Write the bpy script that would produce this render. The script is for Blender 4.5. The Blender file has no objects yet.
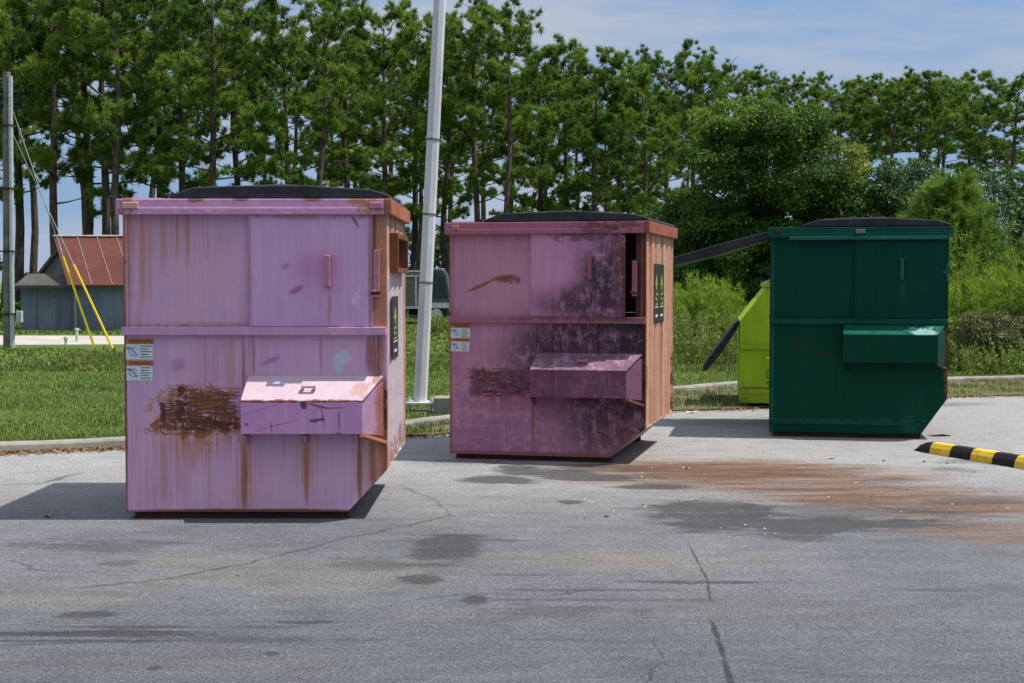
import bpy, math, random
import numpy as np
from mathutils import Vector, Matrix

# ---------------------------------------------------------------- camera, sky, sun, exposure
W, H, F, HOR, EYE = 1024, 683, 1450.0, 281.0, 1.55
PITCH = math.atan((H/2-HOR)/F)
scene = bpy.context.scene
COL = scene.collection
cam_d = bpy.data.cameras.new("camera"); cam = bpy.data.objects.new("camera", cam_d); COL.objects.link(cam)
cam_d.sensor_width = 36; cam_d.lens = F/W*36; cam_d.clip_end = 2000; cam_d.clip_start = .05
cam.location = (0, 0, EYE); cam.rotation_euler = (math.radians(90)-PITCH, 0, 0)
scene.camera = cam

SUN_EL, SUN_AZ = math.radians(65), math.radians(-1.5)       # azimuth measured from +X towards +Y
world = bpy.data.worlds.new("World"); scene.world = world; world.use_nodes = True
wn = world.node_tree; wn.nodes.clear()
sky = wn.nodes.new('ShaderNodeTexSky'); sky.sky_type = 'NISHITA'; sky.sun_disc = False
sky.sun_elevation = SUN_EL; sky.sun_rotation = math.radians(90)-SUN_AZ
sky.air_density = 1.0; sky.dust_density = 1.2; sky.ozone_density = 2.0
SKY = .09
tc = wn.nodes.new('ShaderNodeTexCoord')
mp = wn.nodes.new('ShaderNodeMapping'); mp.inputs['Scale'].default_value = (1.5, 1.5, 9); mp.inputs['Location'].default_value = (3.1, 1.2, .4)
nz = wn.nodes.new('ShaderNodeTexNoise'); nz.inputs['Scale'].default_value = 3.2; nz.inputs['Detail'].default_value = 7; nz.inputs['Roughness'].default_value = .55
mr = wn.nodes.new('ShaderNodeMapRange'); mr.inputs['From Min'].default_value = .38; mr.inputs['From Max'].default_value = .64
mx = wn.nodes.new('ShaderNodeMix'); mx.data_type = 'RGBA'; mx.inputs[7].default_value = (3.6, 4.1, 5.0, 1)
bg = wn.nodes.new('ShaderNodeBackground'); bg.inputs['Strength'].default_value = SKY
wo = wn.nodes.new('ShaderNodeOutputWorld')
L = wn.links.new
L(tc.outputs['Generated'], mp.inputs['Vector']); L(mp.outputs[0], nz.inputs['Vector']); L(nz.outputs['Fac'], mr.inputs['Value'])
L(mr.outputs[0], mx.inputs[0]); 
mb = wn.nodes.new('ShaderNodeMix'); mb.data_type = 'RGBA'; mb.inputs[0].default_value = .75; mb.inputs[7].default_value = (1.6, 2.9, 5.1, 1); L(sky.outputs[0], mb.inputs[6]); L(mb.outputs[2], mx.inputs[6]); 
sx = wn.nodes.new('ShaderNodeSeparateXYZ'); L(tc.outputs['Generated'], sx.inputs[0])      # unseen overhead sky brightened with height, added as fill for the shaded bin fronts
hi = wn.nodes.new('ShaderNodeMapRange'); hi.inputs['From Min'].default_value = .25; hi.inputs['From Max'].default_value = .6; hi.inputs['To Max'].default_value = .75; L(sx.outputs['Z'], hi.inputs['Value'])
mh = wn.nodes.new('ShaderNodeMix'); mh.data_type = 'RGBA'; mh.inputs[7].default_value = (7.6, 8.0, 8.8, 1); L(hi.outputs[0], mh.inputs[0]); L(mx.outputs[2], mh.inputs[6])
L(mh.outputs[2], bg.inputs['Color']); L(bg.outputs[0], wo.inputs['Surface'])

sd = bpy.data.lights.new("sun", 'SUN'); sd.energy = 4.5; sd.angle = math.radians(.6); sd.color = (1, .94, .85)
sun = bpy.data.objects.new("sun", sd); COL.objects.link(sun)
tosun = Vector((math.cos(SUN_EL)*math.cos(SUN_AZ), math.cos(SUN_EL)*math.sin(SUN_AZ), math.sin(SUN_EL)))
sun.rotation_euler = tosun.to_track_quat('Z', 'Y').to_euler(); sun.location = tosun*60

vs = scene.view_settings
vs.view_transform = 'Standard'; vs.look = 'None'; vs.exposure = .5; vs.gamma = 1; vs.use_curve_mapping = False

# ---------------------------------------------------------------- helpers
def G(px, py, z=0.0):
    """the ground point (height z) that the photograph shows at a pixel"""
    u = (px-W/2)/F; v = (H/2-py)/F; c, s = math.cos(PITCH), math.sin(PITCH)
    d = Vector((u, c+v*s, -s+v*c)); t = (z-EYE)/d.z
    return Vector((d.x*t, d.y*t, z))
def XZ(px, py, Y):
    u = (px-W/2)/F; v = (H/2-py)/F; c, s = math.cos(PITCH), math.sin(PITCH)
    d = Vector((u, c+v*s, -s+v*c)); t = Y/d.y
    return Vector((d.x*t, Y, EYE+d.z*t))

def tag(o, label=None, cat=None, group=None, kind=None):
    if label: o['label'] = label
    if cat: o['category'] = cat
    if group: o['group'] = group
    if kind: o['kind'] = kind
    return o
def empty(name, loc, label, cat, group=None, rz=0):
    o = bpy.data.objects.new(name, None); COL.objects.link(o); o.location = loc; o.rotation_euler = (0, 0, rz)
    o.empty_display_size = .2
    return tag(o, label, cat, group)

class MB:
    def __init__(s): s.v = []; s.f = []
    def add(s, vs_, fs):
        n = len(s.v); s.v += [tuple(v) for v in vs_]; s.f += [tuple(i+n for i in f) for f in fs]; return s
    def box(s, x0, x1, y0, y1, z0, z1):
        return s.add([(x0,y0,z0),(x1,y0,z0),(x1,y1,z0),(x0,y1,z0),(x0,y0,z1),(x1,y0,z1),(x1,y1,z1),(x0,y1,z1)],
                     [(0,3,2,1),(4,5,6,7),(0,1,5,4),(1,2,6,5),(2,3,7,6),(3,0,4,7)])
    def prism_y(s, pts, y0, y1):       # polygon in xz (counter-clockwise seen from -y), extruded in y
        n = len(pts)
        vv = [(x, y0, z) for x, z in pts]+[(x, y1, z) for x, z in pts]
        return s.add(vv, [tuple(range(n)), tuple(range(2*n-1, n-1, -1))]+[(i, i+n, (i+1)%n+n, (i+1)%n) for i in range(n)])
    def prism_x(s, pts, x0, x1):
        n = len(pts)
        vv = [(x1, y, z) for y, z in pts]+[(x0, y, z) for y, z in pts]
        return s.add(vv, [tuple(range(n)), tuple(range(2*n-1, n-1, -1))]+[(i, i+n, (i+1)%n+n, (i+1)%n) for i in range(n)])
    def prism_z(s, pts, z0, z1):
        n = len(pts)
        vv = [(x, y, z1) for x, y in pts]+[(x, y, z0) for x, y in pts]
        return s.add(vv, [tuple(range(n)), tuple(range(2*n-1, n-1, -1))]+[(i, i+n, (i+1)%n+n, (i+1)%n) for i in range(n)])
    def tube(s, pts, rad, seg=8):
        pts = [Vector(p) for p in pts]
        if not isinstance(rad, (list, tuple)): rad = [rad]*len(pts)
        n0 = len(s.v); ring = []
        prev = None
        for i, p in enumerate(pts):
            d = (pts[min(i+1, len(pts)-1)]-pts[max(i-1, 0)]).normalized()
            if prev is None:
                a = d.orthogonal().normalized()
            else:
                a = (prev-d*prev.dot(d)).normalized()
            prev = a; b = d.cross(a)
            for k in range(seg):
                t = 2*math.pi*k/seg
                ring.append(p+(a*math.cos(t)+b*math.sin(t))*rad[i])
        fs = []
        for i in range(len(pts)-1):
            for k in range(seg):
                k2 = (k+1) % seg
                fs.append((i*seg+k, i*seg+k2, (i+1)*seg+k2, (i+1)*seg+k))
        fs.append(tuple(range(seg-1, -1, -1))); fs.append(tuple(range((len(pts)-1)*seg, len(pts)*seg)))
        return s.add(ring, fs)
    def cyl(s, c, r, h, axis='z', seg=20):
        c = Vector(c); d = {'x': Vector((1,0,0)), 'y': Vector((0,1,0)), 'z': Vector((0,0,1))}[axis]
        return s.tube([c, c+d*h], r, seg)
    def build(s, name, mat, parent=None, bevel=0, smooth=False, loc=None):
        me = bpy.data.meshes.new(name); me.from_pydata(s.v, [], s.f); me.update()
        me.materials.append(mat)
        if smooth: me.shade_smooth()
        o = bpy.data.objects.new(name, me); COL.objects.link(o)
        if parent: o.parent = parent
        if loc: o.location = loc
        if bevel:
            b = o.modifiers.new("bevel", 'BEVEL'); b.width = bevel; b.segments = 2; b.limit_method = 'ANGLE'
        return o

def np_mesh(name, verts, faces_n, mat):
    """verts (N,3) array, consecutive groups of faces_n vertices make a face"""
    me = bpy.data.meshes.new(name); n = len(verts); nf = n//faces_n
    me.vertices.add(n); me.vertices.foreach_set('co', verts.astype(np.float32).ravel())
    me.loops.add(n); me.loops.foreach_set('vertex_index', np.arange(n, dtype=np.int32))
    me.polygons.add(nf); me.polygons.foreach_set('loop_start', np.arange(0, n, faces_n, dtype=np.int32))
    me.update(calc_edges=True); me.materials.append(mat)
    return me
def link_mesh(name, me, parent=None, loc=None):
    o = bpy.data.objects.new(name, me); COL.objects.link(o)
    if parent: o.parent = parent
    if loc is not None: o.location = loc
    return o

# ---------------------------------------------------------------- material helpers
class MT:
    def __init__(s, name, rough=.7, spec=.3, metal=0):
        s.m = bpy.data.materials.new(name); s.m.use_nodes = True; s.t = s.m.node_tree; s.n = s.t.nodes
        s.b = s.n['Principled BSDF']; s.b.inputs['Roughness'].default_value = rough
        s.b.inputs['Specular IOR Level'].default_value = spec; s.b.inputs['Metallic'].default_value = metal
        s.co = s.n.new('ShaderNodeTexCoord').outputs['Object']
    def link(s, a, b): s.t.links.new(a, b)
    def mapping(s, vec, loc=(0,0,0), rot=(0,0,0), scale=(1,1,1), kind='POINT'):
        n = s.n.new('ShaderNodeMapping'); n.vector_type = kind
        n.inputs['Location'].default_value = loc; n.inputs['Rotation'].default_value = rot; n.inputs['Scale'].default_value = scale
        s.link(vec, n.inputs['Vector']); return n.outputs[0]
    def noise(s, vec, scale, detail=4, rough=.5, sc=None, out='Fac'):
        if sc: vec = s.mapping(vec, scale=sc)
        n = s.n.new('ShaderNodeTexNoise'); n.inputs['Scale'].default_value = scale; n.inputs['Detail'].default_value = detail
        n.inputs['Roughness'].default_value = rough; s.link(vec, n.inputs['Vector']); return n.outputs[out]
    def ramp(s, val, a, b, lo=0, hi=1, smooth=True):
        n = s.n.new('ShaderNodeMapRange'); n.interpolation_type = 'SMOOTHSTEP' if smooth else 'LINEAR'
        n.inputs['From Min'].default_value = a; n.inputs['From Max'].default_value = b
        n.inputs['To Min'].default_value = lo; n.inputs['To Max'].default_value = hi
        s.link(val, n.inputs['Value']); return n.outputs[0]
    def math(s, op, a, b=None):
        n = s.n.new('ShaderNodeMath'); n.operation = op
        for i, x in enumerate((a, b)):
            if x is None: continue
            if isinstance(x, (int, float)): n.inputs[i].default_value = x
            else: s.link(x, n.inputs[i])
        return n.outputs[0]
    def mix(s, fac, a, b):
        n = s.n.new('ShaderNodeMix'); n.data_type = 'RGBA'
        for i, x in ((0, fac), (6, a), (7, b)):
            if isinstance(x, (int, float)): n.inputs[i].default_value = x
            elif isinstance(x, tuple): n.inputs[i].default_value = (*x, 1)
            else: s.link(x, n.inputs[i])
        return n.outputs[2]
    def distort(s, vec, scale, amt):
        c = s.noise(vec, scale, 4, .6, out='Color')
        sub = s.n.new('ShaderNodeVectorMath'); sub.operation = 'SUBTRACT'; s.link(c, sub.inputs[0]); sub.inputs[1].default_value = (.5,.5,.5)
        sc = s.n.new('ShaderNodeVectorMath'); sc.operation = 'SCALE'; s.link(sub.outputs[0], sc.inputs[0]); sc.inputs['Scale'].default_value = amt
        ad = s.n.new('ShaderNodeVectorMath'); ad.operation = 'ADD'; s.link(vec, ad.inputs[0]); s.link(sc.outputs[0], ad.inputs[1])
        return ad.outputs[0]
    def blob(s, vec, cx, cy, rx, ry, rot=0, soft=.4, plane='xz', box=False):
        if plane == 'xz': v = s.mapping(vec, (cx, 0, cy), (0, -rot, 0), (rx, 1e4, ry), 'TEXTURE')
        elif plane == 'yz': v = s.mapping(vec, (0, cx, cy), (rot, 0, 0), (1e4, rx, ry), 'TEXTURE')
        else: v = s.mapping(vec, (cx, cy, 0), (0, 0, rot), (rx, ry, 1e4), 'TEXTURE')
        if box:
            o = s.sep(v); d = s.math('MAXIMUM', s.math('ABSOLUTE', o[0]), s.math('ABSOLUTE', o[2]))
            return s.ramp(d, 1+soft/2, 1-soft/2, 0, 1)
        n = s.n.new('ShaderNodeVectorMath'); n.operation = 'LENGTH'; s.link(v, n.inputs[0])
        return s.ramp(n.outputs['Value'], 1+soft/2, 1-soft/2, 0, 1)
    def sep(s, vec):
        n = s.n.new('ShaderNodeSeparateXYZ'); s.link(vec, n.inputs[0]); return n.outputs
    def bump(s, h, strength=.3, dist=.01):
        n = s.n.new('ShaderNodeBump'); n.inputs['Strength'].default_value = strength; n.inputs['Distance'].default_value = dist
        s.link(h, n.inputs['Height']); s.link(n.outputs[0], s.b.inputs['Normal'])
    def color(s, c):
        if isinstance(c, tuple): s.b.inputs['Base Color'].default_value = (*c, 1)
        else: s.link(c, s.b.inputs['Base Color'])
        return s.m

def simple(name, col, rough=.6, spec=.3, metal=0, var=.25, scale=8):
    m = MT(name, rough, spec, metal)
    n = m.noise(m.co, scale, 6, .6)
    c = m.mix(m.ramp(n, .3, .7), tuple(x*(1-var) for x in col), tuple(x*(1+var*.6) for x in col))
    return m.color(c)

RUST = (.22, .065, .02); RUSTL = (.40, .17, .06); CRUST = (.075, .023, .012)
def paint(name, c1, c2, streak=.5, blobs=(), bands=None, rough=.5, chips=.3, plane='xz', spec=.3):
    """weathered painted steel; blobs = (cx, cz, rx, rz, rot, colour, strength, soft, texture)"""
    m = MT(name, rough, .08 if name.startswith('green') else spec)
    dv = m.distort(m.distort(m.co, 3.5, .10), 22, .03)
    c = m.mix(m.ramp(m.noise(m.co, 1.6, 5, .6), .35, .65), c1, c2)
    c = m.mix(m.ramp(m.noise(m.co, 3.0, 3, .5, sc=(9, 9, .5)), .42, .72, 0, .35), c, tuple(min(1, x*1.25) for x in c2))
    if bands:
        b = m.noise(m.co, 1, 3, .5, sc=(.1, bands[0], .12))
        c = m.mix(m.ramp(b, .38, .6), c, bands[1]); b2 = m.noise(m.mapping(m.co, (3,7,1)), 1, 3, .6, sc=(.1, bands[0]*2.2, .15))
        c = m.mix(m.ramp(b2, .55, .68, 0, .8), c, bands[2])
    if streak:
        s1 = m.ramp(m.noise(m.co, 1, 5, .65, sc=(22, 22, .55)), .56, .74)
        s2 = m.ramp(m.noise(m.mapping(m.co, (5,2,9)), 1.4, 3, .5), .4, .62)
        c = m.mix(m.math('MULTIPLY', m.math('MULTIPLY', s1, s2), streak), c, RUSTL) if False else c
        c = m.mix(m.math('MULTIPLY', m.math('MULTIPLY', s1, s2), streak), c, RUSTL)
    ex = {}
    def tex(k):
        if k not in ex:
            if k == 'scratch':
                a = m.ramp(m.noise(m.co, 1, 7, .8, sc=(7, 7, 60)), .44, .53); b = m.ramp(m.noise(m.co, 1, 7, .8, sc=(38, 38, 8)), .50, .57)
                ex[k] = m.math('MAXIMUM', a, m.math('MULTIPLY', b, .9))
            elif k == 'streak':
                ex[k] = m.ramp(m.noise(m.mapping(m.co, (1,3,2)), 1, 4, .7, sc=(40, 40, .9)), .40, .60)
            elif k == 'mottle':
                ex[k] = m.ramp(m.noise(m.co, 11, 12, .8), .43, .56)
            elif k == 'soot':
                a = m.noise(m.co, 8, 14, .88); b = m.noise(m.co, 2.5, 12, .8, sc=(6, 6, 1.6))
                ex[k] = m.ramp(m.math('ADD', m.math('MULTIPLY', a, .6), m.math('MULTIPLY', b, .4)), .40, .53)
        return ex[k]
    for (cx, cz, rx, rz, rot, col, st, soft, tx) in blobs:
        bx = bool(tx) and tx.startswith('box-'); tx = tx[4:] if bx else tx
        k = m.blob(dv if rx > .03 and rz > .03 else m.distort(m.co, 3, .02), cx, cz, rx, rz, rot, soft, plane, bx)
        if tx in ('streak', 'soot'): k = m.math('MULTIPLY', k, tex(tx))
        elif tx: k = m.math('MULTIPLY', m.ramp(m.math('ADD', k, m.math('MULTIPLY', m.math('SUBTRACT', tex(tx), .78 if bx else .62), 1.15)), .46, .60), m.ramp(k, 0, .12))
        c = m.mix(m.math('MULTIPLY', k, st), c, col)
    if chips:
        k = m.ramp(m.noise(m.co, 16, 8, .7), .66, .72, 0, chips)
        c = m.mix(k, c, RUST)
    m.bump(m.noise(m.co, 2.6, 5, .55), .45, .05)
    m.link(m.ramp(m.noise(m.co, 9, 5, .6), .3, .7, rough-.1, rough+.2), m.b.inputs['Roughness'])
    return m.color(c)

def foliage(name, dark, light, scale=1.0, trans=.25, rough=.55, spec=.25, isl=.5, tip=None):
    m = MT(name, rough, spec)
    g = m.n.new('ShaderNodeNewGeometry')
    n = m.ramp(m.noise(m.co, scale, 3, .5), .35, .68)
    f = m.math('ADD', m.math('MULTIPLY', n, 1-isl), m.math('MULTIPLY', g.outputs['Random Per Island'], isl))
    c = m.mix(f, dark, light)
    if tip: c = m.mix(m.ramp(g.outputs['Random Per Island'], .9, .93), c, tip)
    m.color(c)
    tr = m.n.new('ShaderNodeBsdfTranslucent'); m.link(c, tr.inputs['Color'])
    ms = m.n.new('ShaderNodeMixShader'); ms.inputs[0].default_value = trans
    out = m.n['Material Output']; m.link(m.b.outputs[0], ms.inputs[1]); m.link(tr.outputs[0], ms.inputs[2]); m.link(ms.outputs[0], out.inputs['Surface'])
    return m.m

def unit(a): return a/np.maximum(np.linalg.norm(a, axis=-1, keepdims=True), 1e-9)
def needles(rng, cen, axis, n, L, w, spread=1.0):
    """n thin triangles bursting from every centre around its axis"""
    C = np.repeat(cen, n, 0); A = np.repeat(axis, n, 0)
    d = unit(A*.8+rng.normal(size=C.shape)*spread)
    side = unit(np.cross(d, rng.normal(size=C.shape)))*w*.5
    ln = L*rng.uniform(.7, 1.15, (len(C), 1))
    base = C+rng.normal(size=C.shape)*L*.12
    v = np.stack([base-side, base+side, base+d*ln], 1)
    return v.reshape(-1, 3)
def leaves(rng, pts, nrm, size, jitter=.8, aspect=.55):
    d = unit(rng.normal(size=pts.shape)); nn = unit(nrm+rng.normal(size=pts.shape)*jitter)
    d = unit(np.cross(nn, d)); s = np.cross(nn, d); ln = size*rng.uniform(.6, 1.25, (len(pts), 1))
    v = np.stack([pts-d*ln*.5, pts+s*ln*aspect*.5, pts+d*ln*.5, pts-s*ln*aspect*.5], 1)
    return v.reshape(-1, 3)
def crown_points(rng, ells, nclump, n, rc=(.4, .8)):
    """leaf points on the shells of many clumps that fill the given ellipsoids (cx,cy,cz,rx,ry,rz)"""
    E = np.array(ells, float); vol = E[:,3]*E[:,4]*E[:,5]; idx = rng.choice(len(E), nclump, p=vol/vol.sum())
    u = unit(rng.normal(size=(nclump, 3)))*rng.uniform(.35, 1, (nclump, 1))**.4
    cc = E[idx,:3]+u*E[idx,3:]; r = rng.uniform(*rc, nclump)
    k = rng.choice(nclump, n, p=r**2/(r**2).sum()); w = unit(rng.normal(size=(n, 3)))
    w[:,2] = np.where(rng.random(n) < .6, np.abs(w[:,2]), w[:,2])
    p = cc[k]+w*(r[k]*rng.uniform(.55, 1.08, n))[:,None]*np.array([1, 1, .75])
    p[:,2] = np.maximum(p[:,2], .03)
    return p, w

# ---------------------------------------------------------------- ground materials
def px_blob(px, py, rx, ry):
    c = G(px, py); a = G(px, py-ry); b = G(px, py+ry); return c.x, c.y, rx*c.y/F, max(.006, (a.y-b.y)/2)
asph = MT("asphalt", .82, .25)
gc = asph.co
fine = asph.noise(gc, 140, 3, .75); fine2 = asph.noise(gc, 30, 9, .85); big = asph.noise(gc, .35, 6, .6); mid = asph.noise(gc, 1.6, 7, .65, sc=(.55, 1.5, 1))
c = asph.mix(asph.ramp(big, .32, .68), (.074, .080, .094), (.116, .120, .131))
c = asph.mix(asph.ramp(mid, .45, .72, 0, .45), c, (.055, .058, .066))
c = asph.mix(asph.ramp(asph.noise(gc, .9, 5, .6, sc=(.4, 1.3, 1)), .52, .72, 0, .5), c, (.12, .107, .085))
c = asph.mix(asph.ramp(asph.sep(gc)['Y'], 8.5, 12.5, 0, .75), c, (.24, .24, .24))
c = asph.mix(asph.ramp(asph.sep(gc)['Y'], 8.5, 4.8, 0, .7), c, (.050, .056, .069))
dv = asph.distort(asph.distort(gc, 1.3, .5), 8, .12); dvs = asph.distort(asph.distort(gc, 1.6, .28), 9, .06); dvf = asph.distort(gc, 9, .03)
ORG = (.10, .053, .030); DRK = (.026, .027, .03); TAN = (.14, .113, .08)
rag = asph.math('MULTIPLY', asph.math('SUBTRACT', asph.noise(gc, 4.5, 12, .82, sc=(.7, 1.5, 1)), .5), 1.9)
MARKS = {'dark': [], 'faint': [], 'rust': [], 'tan': []}
def stain(px, py, rx, ry, col, st, soft=.7, rot=0, v=None):
    x, y, a, b = px_blob(px, py, rx, ry)
    key = 'tan' if col[0] > .08 else 'rust' if col == ORG else 'dark' if st > .55 else 'faint'
    MARKS[key].append((x, y, a*1.15, b*1.15, rot, max(1.3, soft+.7), 1.0))
# run-off of rust from the second bin towards the right edge
def rust(px, py, rx, ry, st, rot, soft=.9, col=None):
    x, y, a, b = px_blob(px, py, rx, ry)
    MARKS['tan' if col == TAN else 'rust'].append((x, y, a, b, rot, soft+.5, st))
rust(715, 470, 150, 9, 1, -.08, .8, (.085, .035, .018)); rust(735, 473, 180, 14, .9, -.10); rust(800, 486, 140, 12, .8, -.2); rust(690, 476, 70, 6, .8, 0, .8, (.085, .035, .018)); rust(900, 500, 170, 16, .8, -.25)
rust(980, 530, 110, 14, .6, -.25); rust(740, 455, 90, 10, .45, 0, 1, TAN); rust(560, 455, 90, 12, .35, 0, 1, TAN); rust(440, 480, 70, 22, .5, 0, 1, TAN)
stain(715, 515, 66, 15, DRK, .85, .45, v=dvs); stain(790, 528, 44, 10, DRK, .8, .5, v=dvs); stain(860, 524, 90, 7, DRK, .65, 1)
stain(840, 512, 120, 9, DRK, .45, 1)
for a in ((560,474,38,4),(520,470,26,5),(500,480,40,4),(595,478,60,3),(655,487,40,3),(570,502,12,2)): stain(*a, DRK, .6, .8)
stain(445, 548, 36, 15, DRK, .7, .9); stain(424, 579, 22, 5, DRK, .8, .6); stain(370, 563, 45, 7, DRK, .35, 1); stain(476, 599, 14, 4, DRK, .7, .7)
stain(85, 615, 26, 4, DRK, .6, .9); stain(120, 563, 26, 4, DRK, .5, .9); stain(105, 548, 60, 5, DRK, .45, 1); stain(155, 668, 6, 2, DRK, .7, .6); stain(271, 654, 6, 2, DRK, .7, .6)
stain(300, 575, 170, 14, (.125, .108, .085), .5, 1.2); stain(640, 560, 120, 12, (.12, .105, .085), .5, 1.2); stain(60, 600, 90, 14, (.125,.112,.092), .4, 1.2)
stain(240, 640, 140, 3, DRK, .35, 1); stain(100, 634, 110, 3.2, DRK, .75, .6, v=dvs); stain(60, 641, 90, 1.6, DRK, .7, .6, v=dvf); stain(130, 627, 70, 1.4, DRK, .6, .6, v=dvf)
stain(310, 622, 36, 2, DRK, .7, .7, v=dvs); stain(255, 627, 60, 1.3, DRK, .5, .7, v=dvs); stain(600, 590, 90, 1.4, DRK, .45, .8, v=dvs); stain(690, 582, 60, 1.8, DRK, .6, .8, v=dvs)
stain(560, 600, 160, 1.5, DRK, .3, .8, v=dvs); stain(960, 590, 40, 2, DRK, .5, .8, v=dvs); stain(540, 612, 60, 8, DRK, .3, 1.1); stain(640, 612, 14, 5, DRK, .45, 1.1)
stain(960, 470, 26, 3, DRK, .55, .9); stain(1000, 462, 60, 3, DRK, .3, .9)
stain(740, 422, 70, 5, DRK, .35, .9); stain(900, 404, 90, 3, DRK, .35, .9)
at = asph.n.new('ShaderNodeAttribute'); at.attribute_name = 'marks'
sp_ = asph.n.new('ShaderNodeSeparateColor'); asph.link(at.outputs['Color'], sp_.inputs[0])
def ragged(k, n, amt, a0, a1): return asph.math('MULTIPLY', asph.ramp(asph.math('ADD', k, asph.math('MULTIPLY', n, amt)), a0, a1), asph.ramp(k, 0, .15))
nf = asph.ramp(asph.noise(gc, 3.2, 13, .80, sc=(.7, 1.5, 1)), .34, .66, -.5, .5, False); nr = asph.ramp(asph.noise(gc, 2.2, 12, .80, sc=(.35, 2.0, 1)), .34, .66, -.5, .5, False)
c = asph.mix(asph.math('MULTIPLY', ragged(at.outputs['Alpha'], nr, 1.0, .3, 1.1), .3), c, TAN)
c = asph.mix(asph.math('MULTIPLY', ragged(sp_.outputs[2], nr, .8, .1, .95), .9), c, ORG)
c = asph.mix(asph.math('MULTIPLY', ragged(sp_.outputs[2], nr, 1.2, .75, 1.15), .85), c, (.07, .03, .017))
c = asph.mix(asph.math('MULTIPLY', ragged(sp_.outputs[1], nf, 1.3, .4, 1.0), .5), c, DRK)
c = asph.mix(asph.math('MULTIPLY', ragged(sp_.outputs[0], nf, 1.1, .38, .85), .8), c, DRK)
def crack(pts, w, st=.8, vv=None, col=(.018, .018, .02)):
    global c
    g = [G(*p) for p in pts]; k = None
    for a, b in zip(g, g[1:]):
        mth = (a+b)/2; dd = b-a
        e = asph.blob(vv or dvf, mth.x, mth.y, dd.length*.58, w, math.atan2(dd.y, dd.x), .9, 'xy')
        k = e if k is None else asph.math('MAXIMUM', k, e)
    c = asph.mix(asph.math('MULTIPLY', k, st), c, col)
crack([(690,546),(700,566),(708,582),(710,600)], .007, .75); crack([(712,622),(718,640),(724,658),(732,690)], .013, .85)
crack([(60,590),(160,580),(260,560),(330,543),(400,527),(448,515)], .016, .6, dvs); crack([(448,515),(440,500),(400,486)], .02, .35, dvs)
crack([(0,484),(40,483),(76,474)], .03, .6, dvs); crack([(860,505),(940,512),(1024,518)], .02, .6, dvs)
crack([(0,636),(120,630),(200,632)], .012, .6, dvf); crack([(0,645),(90,643),(210,640)], .01, .55, dvf)
for (qx, qy, qa, qb) in ((60,545,60,1.6),(110,541,50,1.4),(160,543,40,1.2),(200,636,30,1.6),(330,640,60,1.2),(520,575,70,1.4),(560,640,50,1.4),(500,540,30,2),(470,462,60,3),(580,468,70,3),(900,480,50,2),(980,500,60,3)):
    stain(qx, qy, qa, qb, DRK, .5, 1.1)
crack([(400,600),(470,594),(540,596),(600,588)], .010, .6, dvs); crack([(0,560),(60,572),(130,575)], .010, .5, dvs); crack([(640,690),(660,660),(655,640)], .007, .5, dvs)
# tread prints in front of the first bin
br = asph.n.new('ShaderNodeTexBrick'); br.inputs['Scale'].default_value = 9; br.inputs['Mortar Size'].default_value = .035; br.inputs['Brick Width'].default_value = .7
br.inputs['Row Height'].default_value = .45; br.inputs['Color1'].default_value = (1,1,1,1); br.inputs['Color2'].default_value = (0,0,0,1); br.inputs['Mortar'].default_value = (0,0,0,1)
asph.link(asph.distort(gc, 3, .08), br.inputs['Vector'])
x, y, a, b = px_blob(62, 544, 75, 6)
c = asph.mix(asph.math('MULTIPLY', asph.math('MULTIPLY', asph.blob(dvs, x, y, a, b, -.03, .8, 'xy'), br.outputs['Fac']), .0), c, DRK)
c = asph.mix(asph.math('MULTIPLY', asph.math('MULTIPLY', asph.blob(dvs, x, y, a, b, .05, .8, 'xy'), asph.ramp(br.outputs['Color'], .4, .8)), .55), c, DRK)
def mul(k, lo, hi, a0, a1):
    """aggregate grain: scales the local colour between lo and hi"""
    global c
    n = asph.n.new('ShaderNodeMix'); n.data_type = 'RGBA'; n.blend_type = 'MULTIPLY'; n.inputs[0].default_value = 1
    v = asph.ramp(k, a0, a1, lo, hi, False); asph.link(c, n.inputs[6]); asph.link(v, n.inputs[7]); c = n.outputs[2]
mul(fine, .45, 1.7, .34, .66); mul(fine2, .62, 1.42, .36, .64)
mul(asph.noise(gc, 75, 2, .5), .7, 1.3, .38, .62); mul(asph.noise(gc, 5, 9, .8, sc=(.6, 1.5, 1)), .78, 1.2, .36, .64)
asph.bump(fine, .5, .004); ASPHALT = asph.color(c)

lw = MT("lawn_soil", .95, .1)
lc = lw.mix(lw.ramp(lw.noise(lw.co, .25, 6, .6), .35, .65), (.065, .12, .022), (.10, .15, .03))
lc = lw.mix(lw.ramp(lw.noise(lw.co, 3.5, 6, .7), .5, .7, 0, .6), lc, (.12, .11, .045)); lc = lw.mix(lw.ramp(lw.noise(lw.co, 40, 5, .8), .45, .65, 0, .7), lc, (.035, .06, .014))
lw.bump(lw.noise(lw.co, 25, 4, .7), .6, .03); LAWN = lw.color(lc)
dt = MT("verge_dirt", .95, .1)
dc = dt.mix(dt.ramp(dt.noise(dt.co, 2.2, 6, .7), .4, .6), (.15, .115, .07), (.075, .10, .03)); dc = dt.mix(dt.ramp(dt.noise(dt.co, 45, 5, .8), .5, .66), dc, (.055, .045, .03))
dt.bump(dt.noise(dt.co, 40, 4, .7), .6, .02); DIRT = dt.color(dc)
cm = MT("concrete", .85, .2)
cc_ = cm.mix(cm.ramp(cm.noise(cm.co, 2.5, 7, .7), .35, .65), (.17, .165, .15), (.26, .25, .23)); cc_ = cm.mix(cm.ramp(cm.noise(cm.co, 12, 8, .8), .55, .68, 0, .75), cc_, (.07, .072, .05))
cm.bump(cm.noise(cm.co, 50, 4, .7), .4, .01); CONC = cm.color(cc_)
FARROAD = simple("pale_road", (.36, .34, .31), .9, .1, var=.15, scale=1.2)

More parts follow.
